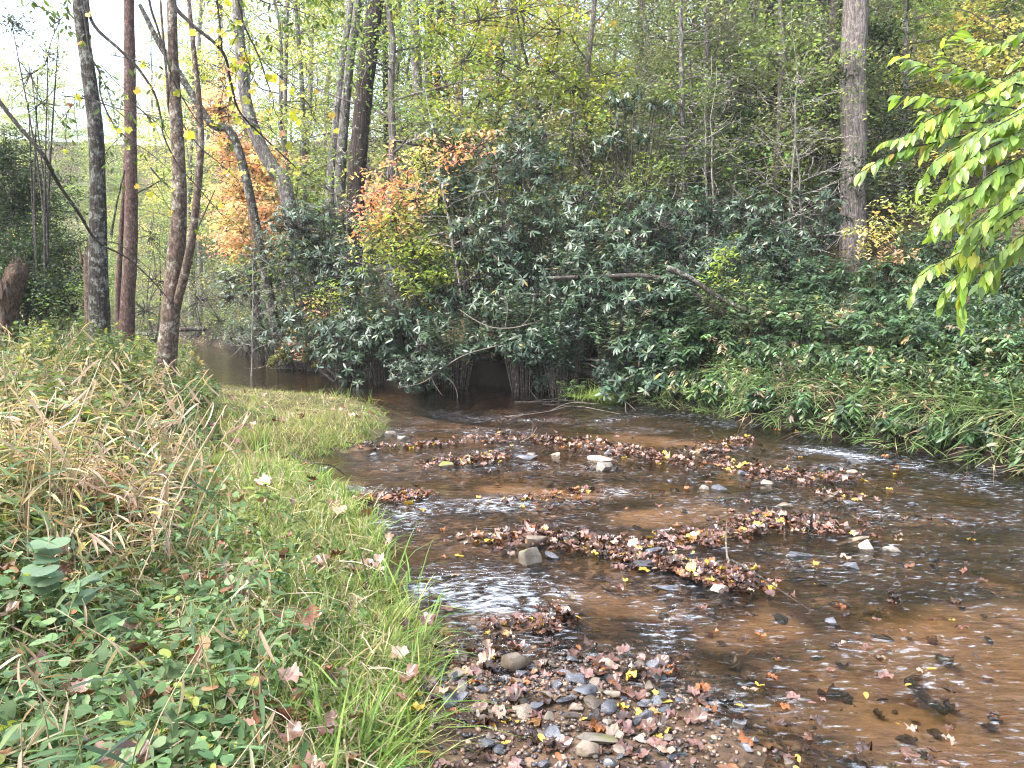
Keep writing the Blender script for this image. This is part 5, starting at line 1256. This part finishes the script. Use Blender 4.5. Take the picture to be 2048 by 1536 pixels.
# ---------------------------------------------------------------- logs, limbs and twigs
def stick(name, label, pix, r0, r1, mat, cat='branch', side=(), sides=8, rough=.05, seed=1, surf=None):
    f = (lambda q: W(*q)) if surf is None else (lambda q: G(q[0], q[1], q[2]))
    P = np.array([f(q) for q in pix]); m = max(10, 7 * len(P)); b0 = P[0].copy()
    root = thing(name, label, cat, b0); mb = MB()
    tube(mb, smooth_path(P, m), np.linspace(r0, r1, m), sides, rough=rough, seed=seed); mb.build('main_stem', mat, root, b0)
    for s, a, b in side:
        mb = MB(); Q = np.array([f(q) for q in s]); tube(mb, smooth_path(Q, 5 * len(Q)), np.linspace(a, b, 5 * len(Q)), 5, rough=.03); mb.build('side_twig', mat, root, b0)
    return root, b0


stick('fallen_log', 'dark fallen log bridging the stream far upstream', [(265, 668, 27), (300, 668, 27), (340, 662, 27), (380, 658, 27), (410, 658, 27)], .06, .09, M_BDARK, 'log', [([(350, 661, 27), (370, 680, 26.5), (378, 700, 26)], .03, .01)], 12)
stick('dead_limb', 'lichen-blotched dead limb slanting down above the bank', [(1334, 536, 12.2), (1380, 556, 12.1), (1430, 590, 12), (1480, 615, 11.9), (1550, 640, 11.8), (1640, 668, 11.8)], .047, .022, M_BDARK, 'limb', [([(1540, 636, 11.7), (1600, 648, 11.6), (1650, 650, 11.6)], .03, .012)], 14, .08)
stick('dead_limb', 'dark limb sweeping along under the lichened limb', [(1100, 556, 13.9), (1200, 553, 13.5), (1290, 552, 13.2), (1360, 570, 13), (1430, 615, 12.8), (1460, 640, 12.6)], .03, .06, M_TWIG, 'limb', (), 10)
stick('flood_debris', 'straight stick wedged with orange flood debris', [(1560, 752, 10.6), (1610, 706, 10.8), (1652, 662, 10.9), (1690, 632, 11)], .016, .012, M_TWIGP, 'stick', [([(1655, 668, 10.7), (1680, 690, 10.6), (1697, 700, 10.5)], .015, .011), ([(1652, 664, 10.7), (1620, 640, 10.8), (1590, 608, 10.9)], .009, .004), ([(1655, 655, 10.8), (1640, 668, 10.8), (1600, 668, 10.8)], .009, .005)])
rt = [o for o in bpy.data.objects if o.get('label', '').startswith('straight stick wedged')][0]; b0 = np.array(rt.location)
mb = MB(); n = 160; t = R3.random(n)
P = W(1645, 672, 10.75) + (W(1700, 622, 10.85) - W(1645, 672, 10.75)) * t[:, None] + R3.normal(0, .03, (n, 3)); place(mb, T_CANED, P, A(.6, 0, .5) + R3.normal(0, .6, (n, 3)), A(0, -1, .3) + R3.normal(0, .5, (n, 3)), R3.uniform(.05, .13, n), pal([((.30, .16, .09), 2), ((.4, .27, .15), 1), ((.16, .09, .05), 1)], n, R3)); mb.build('debris', M_WET, rt, b0)
bt = thing('brush_tangle', 'brown tangle of dead stems and roots on the bank above the riffle', 'brush', W(1600, 800, 10.3)); b0 = np.array(bt.location); mb, lb = MB(), MB()
for k in range(150):
    a = W(R3.uniform(1560, 1650), R3.uniform(720, 850), R3.uniform(9.8, 10.6)); limb(mb, R3, a, A(R3.normal(0, 1), R3.normal(-.2, .4), R3.normal(-.3, .7)), R3.uniform(.2, .6), .005, 6, .25, 3)
n = 500; P = np.array([W(R3.uniform(1555, 1660), R3.uniform(715, 850), R3.uniform(9.8, 10.5)) for _ in range(n)]); place(lb, T_CANED, P, R3.normal(0, 1, (n, 3)) + A(0, 0, -.6), A(0, -1, .3) + R3.normal(0, .5, (n, 3)), R3.uniform(.05, .12, n), pal([((.15, .09, .055), 3), ((.25, .17, .10), 2), ((.08, .05, .03), 1)], n, R3))
mb.build('stems', M_TWIG, bt, b0); lb.build('dead_leaves', M_WET, bt, b0)
for lab, pix, side in [('bare twig arm reaching up from the far leaf bar', [(1040, 885, .02), (1062, 872, .08), (1074, 855, .16)], [([(1062, 872, .08), (1066, 850, .18), (1058, 836, .26)], .003, .0015)]),
                       ('dead branch with leaves caught against it at the right bar tip', [(1412, 906, .02), (1445, 885, .06), (1480, 868, .1), (1520, 848, .14)], [([(1420, 900, .03), (1398, 880, .08), (1340, 885, .1)], .004, .0015), ([(1440, 888, .05), (1415, 850, .2)], .003, .001), ([(1395, 880, .08), (1388, 870, .1), (1355, 850, .16)], .003, .001)]),
                       ('long pale twig lying on the water below the grassy tuft', [(1020, 832, .01), (1060, 828, .02), (1100, 822, .02), (1150, 812, .02), (1240, 828, .02)], [([(1050, 829, .02), (1028, 834, .02), (1008, 832, .01)], .006, .003), ([(1100, 822, .02), (1140, 806, .04), (1200, 808, .02)], .008, .003)]),
                       ('bundle of flood twigs stranded beside the hollow', [(1030, 804, .02), (1080, 804, .03), (1150, 802, .03), (1200, 812, .03)], [([(1060, 804, .03), (1110, 798, .05), (1170, 806, .03)], .008, .003), ([(1085, 808, .02), (1140, 812, .02), (1190, 816, .02)], .007, .003), ([(1075, 800, .03), (1060, 780, .1), (1050, 765, .22)], .004, .002)]),
                       ('pale branched stick tipped into the water under the low rhododendron', [(1240, 790, .12), (1250, 806, .05), (1252, 826, .0)], [([(1248, 800, .08), (1262, 812, .03), (1272, 822, 0)], .004, .002)]),
                       ('forked pale twig at the mouth of the dark undercut', [(1338, 812, .06), (1345, 800, .1), (1342, 788, .16)], [([(1345, 800, .1), (1352, 792, .14)], .003, .001), ([(1340, 808, .06), (1350, 812, .05)], .003, .001)]),
                       ('thin curved stem arching over the small inlet', [(580, 905, .1), (620, 925, .25), (660, 930, .22), (690, 950, .06)], [([(650, 928, .24), (680, 940, .14), (700, 962, .02)], .002, .001)]),
                       ('straight twig lying across the right of the leaf drift', [(1462, 1120, .05), (1500, 1140, .07), (1560, 1180, .02), (1625, 1224, 0)], [([(1575, 1110, .05), (1600, 1130, .03), (1630, 1152, 0)], .003, .0015)]),
                       ('bare stem standing up out of the leaf drift', [(1455, 1120, .02), (1452, 1080, .1), (1454, 1040, .22)], [([(1452, 1080, .1), (1456, 1058, .15), (1470, 1045, .18)], .002, .001)]),
                       ('sunken dark branch on the sandy bed', [(1818, 1362, -.05), (1850, 1395, -.05), (1890, 1425, -.05)], [])]:
    stick('twig', lab, pix, .007 if 'sunken' not in lab else .022, .003 if 'sunken' not in lab else .016, M_TWIGP if 'pale' in lab or 'bare' in lab else M_TWIG, 'twig', side, 6, surf=1)
# pale arching stems in front of the hollow
for lab, pix, side in [('bare pale stem bending down into the water left of the hollow', [(1000, 690, 14), (930, 710, 13.6), (880, 740, 13.4), (845, 765, 13.3), (800, 775, 13.4)], [([(875, 742, 13.4), (905, 765, 13.3), (915, 795, 13.2), (905, 815, 13.1)], .006, .003), ([(862, 752, 13.4), (870, 770, 13.3), (885, 792, 13.2)], .005, .003)]),
                       ('looping bare branch above the hollow', [(1085, 640, 13.6), (1030, 655, 13.5), (985, 655, 13.5), (950, 640, 13.6), (920, 620, 13.8)], [([(1010, 656, 13.5), (1015, 620, 13.5), (1010, 595, 13.5), (980, 588, 13.5)], .006, .003), ([(1040, 654, 13.5), (1062, 630, 13.4), (1068, 590, 13.4)], .006, .003), ([(1020, 588, 13.6), (1070, 588, 13.6), (1120, 590, 13.8)], .006, .004)])]:
    stick('bare_branch', lab, pix, .013, .006, M_TWIGP, 'branch', side, 6)

# ---------------------------------------------------------------- hanging branches close to the camera
def branch(name, label, twigs, leafspec, mat_leaf, mat_twig, seed, side=0):
    """twigs: (pixel path with distances, r0, r1); leafspec: function(path, rng) -> leaves"""
    r = np.random.default_rng(seed); P0 = W(*twigs[0][0][0]); root = thing(name, label, 'branch', P0)
    tb, lb = MB(), MB()
    for pix, a, b in twigs:
        Q = np.array([W(*q) for q in pix]); m = 8 * len(Q); q = smooth_path(Q, m); tube(tb, q, np.linspace(a, b, m), 6, rough=.05, seed=seed); leafspec(lb, q, r)
        for k in range(side):
            i = int(r.integers(m // 4, m)); e = limb(tb, r, q[i], nrm(np.gradient(q, axis=0)[i]) * .8 + r.normal(0, .6, 3) * A(1, .6, 1), r.uniform(.2, .7), .0035, 9, .22, 4, -.03)
            if k % 2: leafspec(lb, e, r)
    tb.build('twigs', mat_twig, root, P0); lb.build('leaves', mat_leaf, root, P0)


MAGC = [((.24, .35, .06), 4), ((.19, .29, .065), 3), ((.13, .21, .065), 2), ((.34, .38, .07), 1), ((.40, .27, .08), .25)]


def mag_leaves(lb, q, r, step=.017, size=.105):
    L = np.hypot.reduce(np.diff(q, axis=0), axis=1); s = np.concatenate([[0], np.cumsum(L)]); n = max(4, int(s[-1] / step)); t = np.linspace(.12, 1, n) * s[-1]
    P = np.stack([np.interp(t, s, q[:, i]) for i in range(3)], 1); T = nrm(np.stack([np.interp(t, s, np.gradient(q[:, i])) for i in range(3)], 1))
    sdv = nrm(np.cross(T, A(0, 0, 1)) + 1e-6) * np.where(np.arange(n) % 2, 1, -1)[:, None]
    D = T * .75 + sdv * .55 + A(0, 0, -.55) + r.normal(0, .22, (n, 3)); N = A(-.1, -.3, 1) + r.normal(0, .35, (n, 3))
    place(lb, T_OVAL, P, D, N, size * r.uniform(.6, 1.15, n), pal(MAGC, n, r, .14))


def tw(*pts): return list(pts)


RM = np.random.default_rng(8)
MT = []
for k in range(20):
    x1, y1 = RM.uniform(1840, 2060), RM.uniform(180, 560); dd = RM.uniform(4.1, 5.3)
    MT.append((tw((x1 + 190, y1 - 110, dd + .2), (x1 + 90, y1 - 50, dd + .1), (x1, y1, dd), (x1 - 30, y1 + 50, dd)), .005, .002))
branch('hanging_branch', 'leafy branch of large glossy yellow-green leaves hanging from the upper right', [
    (tw((2250, 150, 4.9), (2120, 180, 4.8), (2000, 160, 4.7), (1915, 132, 4.6), (1885, 95, 4.6), (1915, 60, 4.6)), .009, .003), (tw((2000, 160, 4.7), (1900, 150, 4.7), (1840, 125, 4.7), (1800, 112, 4.7)), .005, .002),
    (tw((2120, 230, 4.8), (1980, 210, 4.7), (1880, 195, 4.6), (1795, 190, 4.6)), .006, .002), (tw((2120, 260, 4.7), (1950, 245, 4.6), (1850, 262, 4.6), (1765, 285, 4.6)), .006, .002), (tw((2000, 255, 4.6), (1870, 285, 4.6), (1790, 305, 4.6), (1720, 345, 4.6)), .005, .002),
    (tw((2200, 300, 4.6), (2040, 350, 4.5), (1940, 410, 4.4), (1865, 455, 4.4)), .007, .002), (tw((2200, 360, 4.5), (2060, 410, 4.4), (1970, 470, 4.4), (1925, 560, 4.4), (1925, 640, 4.4)), .007, .002), (tw((2200, 420, 4.4), (2080, 450, 4.3), (2000, 510, 4.3), (1960, 570, 4.3)), .006, .002),
    (tw((2200, 220, 4.9), (2060, 270, 4.9), (1960, 320, 4.8), (1900, 360, 4.8)), .006, .002), (tw((2200, 80, 5), (2100, 90, 5), (2020, 130, 5)), .006, .002), (tw((2200, 250, 4.3), (2080, 320, 4.2), (2010, 400, 4.2), (1960, 450, 4.2)), .006, .002),
    (tw((2250, 160, 4.5), (2110, 210, 4.4), (2040, 260, 4.4), (2000, 300, 4.4)), .006, .002), (tw((2200, 330, 5.1), (2060, 330, 5.1), (1960, 370, 5.1), (1880, 390, 5.1)), .006, .002), (tw((2150, 20, 4.8), (2050, 60, 4.7), (1990, 90, 4.7), (1950, 80, 4.7)), .006, .002), (tw((2100, 140, 4.9), (1990, 215, 4.9), (1910, 235, 4.9), (1850, 225, 4.9)), .006, .002), (tw((2200, 430, 4.8), (2080, 400, 4.8), (1980, 430, 4.8)), .006, .002)] + MT,
       mag_leaves, M_MAG, M_TWIG, 61)

YC = [((.50, .46, .06), 4), ((.42, .46, .08), 2), ((.55, .40, .07), 1), ((.36, .16, .06), 1)]
GC2 = [((.06, .10, .025), 3), ((.10, .15, .035), 2)]


def syc_leaves(dens, dark):
    def f(lb, q, r):
        n = max(1, int(len(q) * dens)); i = r.integers(3, len(q), n); P = q[i] + r.normal(0, .03, (n, 3)) - A(0, 0, .03)
        D = np.stack([r.normal(0, .6, n), r.normal(0, .6, n), np.full(n, -.7)], 1); N = A(0, -1, .35) + r.normal(0, .45, (n, 3))
        h = r.random(n) < dark
        place(lb, T_OVAL, P[h], D[h], N[h], r.uniform(.06, .09, h.sum()), pal(GC2, h.sum(), r))
        for v in range(3):
            s = ~h & (np.arange(n) % 3 == v); place(lb, T_SYC[[0, 4, 8][v]], P[s], D[s], N[s], r.uniform(.05, .095, s.sum()), pal(YC, s.sum(), r))
    return f


Z = lambda x, y, d: (x * .3418, y * .3418, d)
branch('overhanging_branch', 'overhanging black twigs with yellow lobed leaves at the pool side', [
    ([Z(900, -300, 7), Z(1010, 10, 7), Z(1110, 130, 7), Z(1300, 300, 7), Z(1350, 480, 7.1), Z(1400, 650, 7.2), Z(1530, 790, 7.4), Z(1700, 950, 7.6), Z(1760, 1010, 7.7)], .020, .003), ([Z(1260, -200, 7), Z(1270, 0, 7), Z(1290, 180, 7), Z(1300, 300, 7)], .010, .007),
    ([Z(1340, -200, 7.3), Z(1390, 0, 7.3), Z(1430, 150, 7.3), Z(1510, 320, 7.3), Z(1560, 470, 7.3), Z(1600, 600, 7.4), Z(1570, 700, 7.4)], .012, .003), ([Z(1430, 150, 7.3), Z(1420, 250, 7.2), Z(1460, 380, 7.2), Z(1500, 500, 7.2)], .006, .002),
    ([Z(1510, 320, 7.3), Z(1600, 420, 7.4), Z(1700, 480, 7.5), Z(1760, 560, 7.6)], .005, .002), ([Z(1640, 600, 7.5), Z(1760, 640, 7.6), Z(1880, 610, 7.7), Z(1960, 620, 7.8)], .004, .002), ([Z(1250, 250, 7), Z(1330, 180, 7), Z(1420, 200, 7)], .005, .002), ([Z(1380, 600, 7.2), Z(1290, 640, 7.2), Z(1230, 720, 7.2)], .004, .002),
    ([Z(1400, 650, 7.2), Z(1340, 560, 7.3), Z(1300, 470, 7.3)], .004, .002), ([Z(1460, 380, 7.2), Z(1400, 330, 7.2), Z(1360, 400, 7.2)], .004, .002)], syc_leaves(.22, .12), M_MAG, M_TWIG, 71, 5)
branch('overhanging_branch', 'overhanging dark twigs crossing in front of the forked tree', [
    ([Z(860, -250, 8), Z(875, 10, 8), Z(930, 190, 8), Z(1000, 430, 8), Z(1060, 560, 8.1), Z(1180, 740, 8.2), Z(1280, 800, 8.3)], .015, .003), ([Z(500, -100, 8.5), Z(540, 130, 8.5), Z(700, 290, 8.5), Z(800, 390, 8.5), Z(900, 540, 8.5), Z(940, 680, 8.5), Z(960, 800, 8.5), Z(1040, 960, 8.5), Z(1160, 1100, 8.6), Z(1300, 1260, 8.7)], .020, .004),
    ([Z(770, 600, 8.3), Z(870, 680, 8.3), Z(960, 760, 8.3)], .008, .003), ([Z(1050, 700, 8.2), Z(1170, 860, 8.3), Z(1290, 960, 8.4), Z(1400, 1060, 8.5)], .008, .003), ([Z(480, 560, 8.5), Z(640, 620, 8.5), Z(800, 660, 8.5), Z(980, 690, 8.5)], .007, .003), ([Z(360, 560, 8.6), Z(480, 575, 8.6), Z(590, 600, 8.6)], .007, .004),
    ([Z(1200, 740, 8.3), Z(1330, 680, 8.3), Z(1480, 700, 8.4), Z(1600, 760, 8.5)], .007, .003), ([Z(650, 320, 8.5), Z(800, 355, 8.5), Z(980, 410, 8.5)], .006, .003), ([Z(880, 980, 8.6), Z(940, 1050, 8.6), Z(980, 1080, 8.6)], .010, .008), ([Z(800, 1130, 8.7), Z(900, 1080, 8.7), Z(960, 1040, 8.6)], .010, .006)], syc_leaves(.14, .55), M_MAG, M_TWIG, 72, 5)
branch('overhanging_branch', 'drooping green-leaved twigs in front of the lichen-spotted trunk', [
    ([Z(490, 60, 9.5), Z(530, 320, 9.5), Z(580, 420, 9.5), Z(590, 560, 9.5), Z(660, 720, 9.5), Z(760, 820, 9.5), Z(870, 890, 9.5), Z(1000, 1000, 9.5)], .016, .003), ([Z(580, 420, 9.5), Z(640, 560, 9.5), Z(690, 760, 9.5)], .006, .003), ([Z(590, 380, 9.5), Z(680, 480, 9.5), Z(780, 560, 9.5)], .006, .003), ([Z(590, 600, 9.4), Z(480, 580, 9.4), Z(400, 650, 9.4), Z(390, 740, 9.4)], .005, .002), ([Z(700, 800, 9.5), Z(620, 900, 9.5), Z(640, 980, 9.5)], .005, .002)],
       syc_leaves(.35, .9), M_MAG, M_TWIG, 73, 5)
branch('overhanging_branch', 'dark leafy spray hanging from the top edge above the pool', [
    ([(430, -60, 9), (520, 0, 9), (580, 15, 9), (640, 40, 9)], .01, .003), ([(560, 10, 9), (570, 35, 9), (560, 50, 9)], .004, .002), ([(400, -40, 9), (450, 25, 9), (480, 40, 9)], .006, .002), ([(600, 10, 9), (625, -10, 9), (660, 20, 9)], .004, .002), ([(10, -60, 9), (60, 0, 9), (100, 25, 9)], .006, .003), ([(120, -40, 9), (135, 10, 9), (130, 50, 9)], .006, .003)], syc_leaves(.8, .97), M_MAG, M_TWIG, 74, 5)

# ---------------------------------------------------------------- the air between the far trees
def haze_box(dens=.0006):
    me = bpy.data.meshes.new('haze'); bm = bmesh.new(); bmesh.ops.create_cube(bm, size=1)
    for v in bm.verts: v.co = ((v.co.x) * 320, v.co.y * 200 + 78, (v.co.z + .5) * 66 - 3)
    bm.to_mesh(me); bm.free()
    m, t, n, l = nt('haze_air'); pv = n.new('ShaderNodeVolumePrincipled'); pv.inputs['Color'].default_value = (.95, .97, 1, 1); pv.inputs['Density'].default_value = dens
    o = n.new('ShaderNodeOutputMaterial'); l.new(pv.outputs[0], o.inputs['Volume']); me.materials.append(m)
    h = bpy.data.objects.new('haze', me); COL.objects.link(h); tag(h, 'pale morning haze between the far trees', None, kind='stuff')


haze_box()
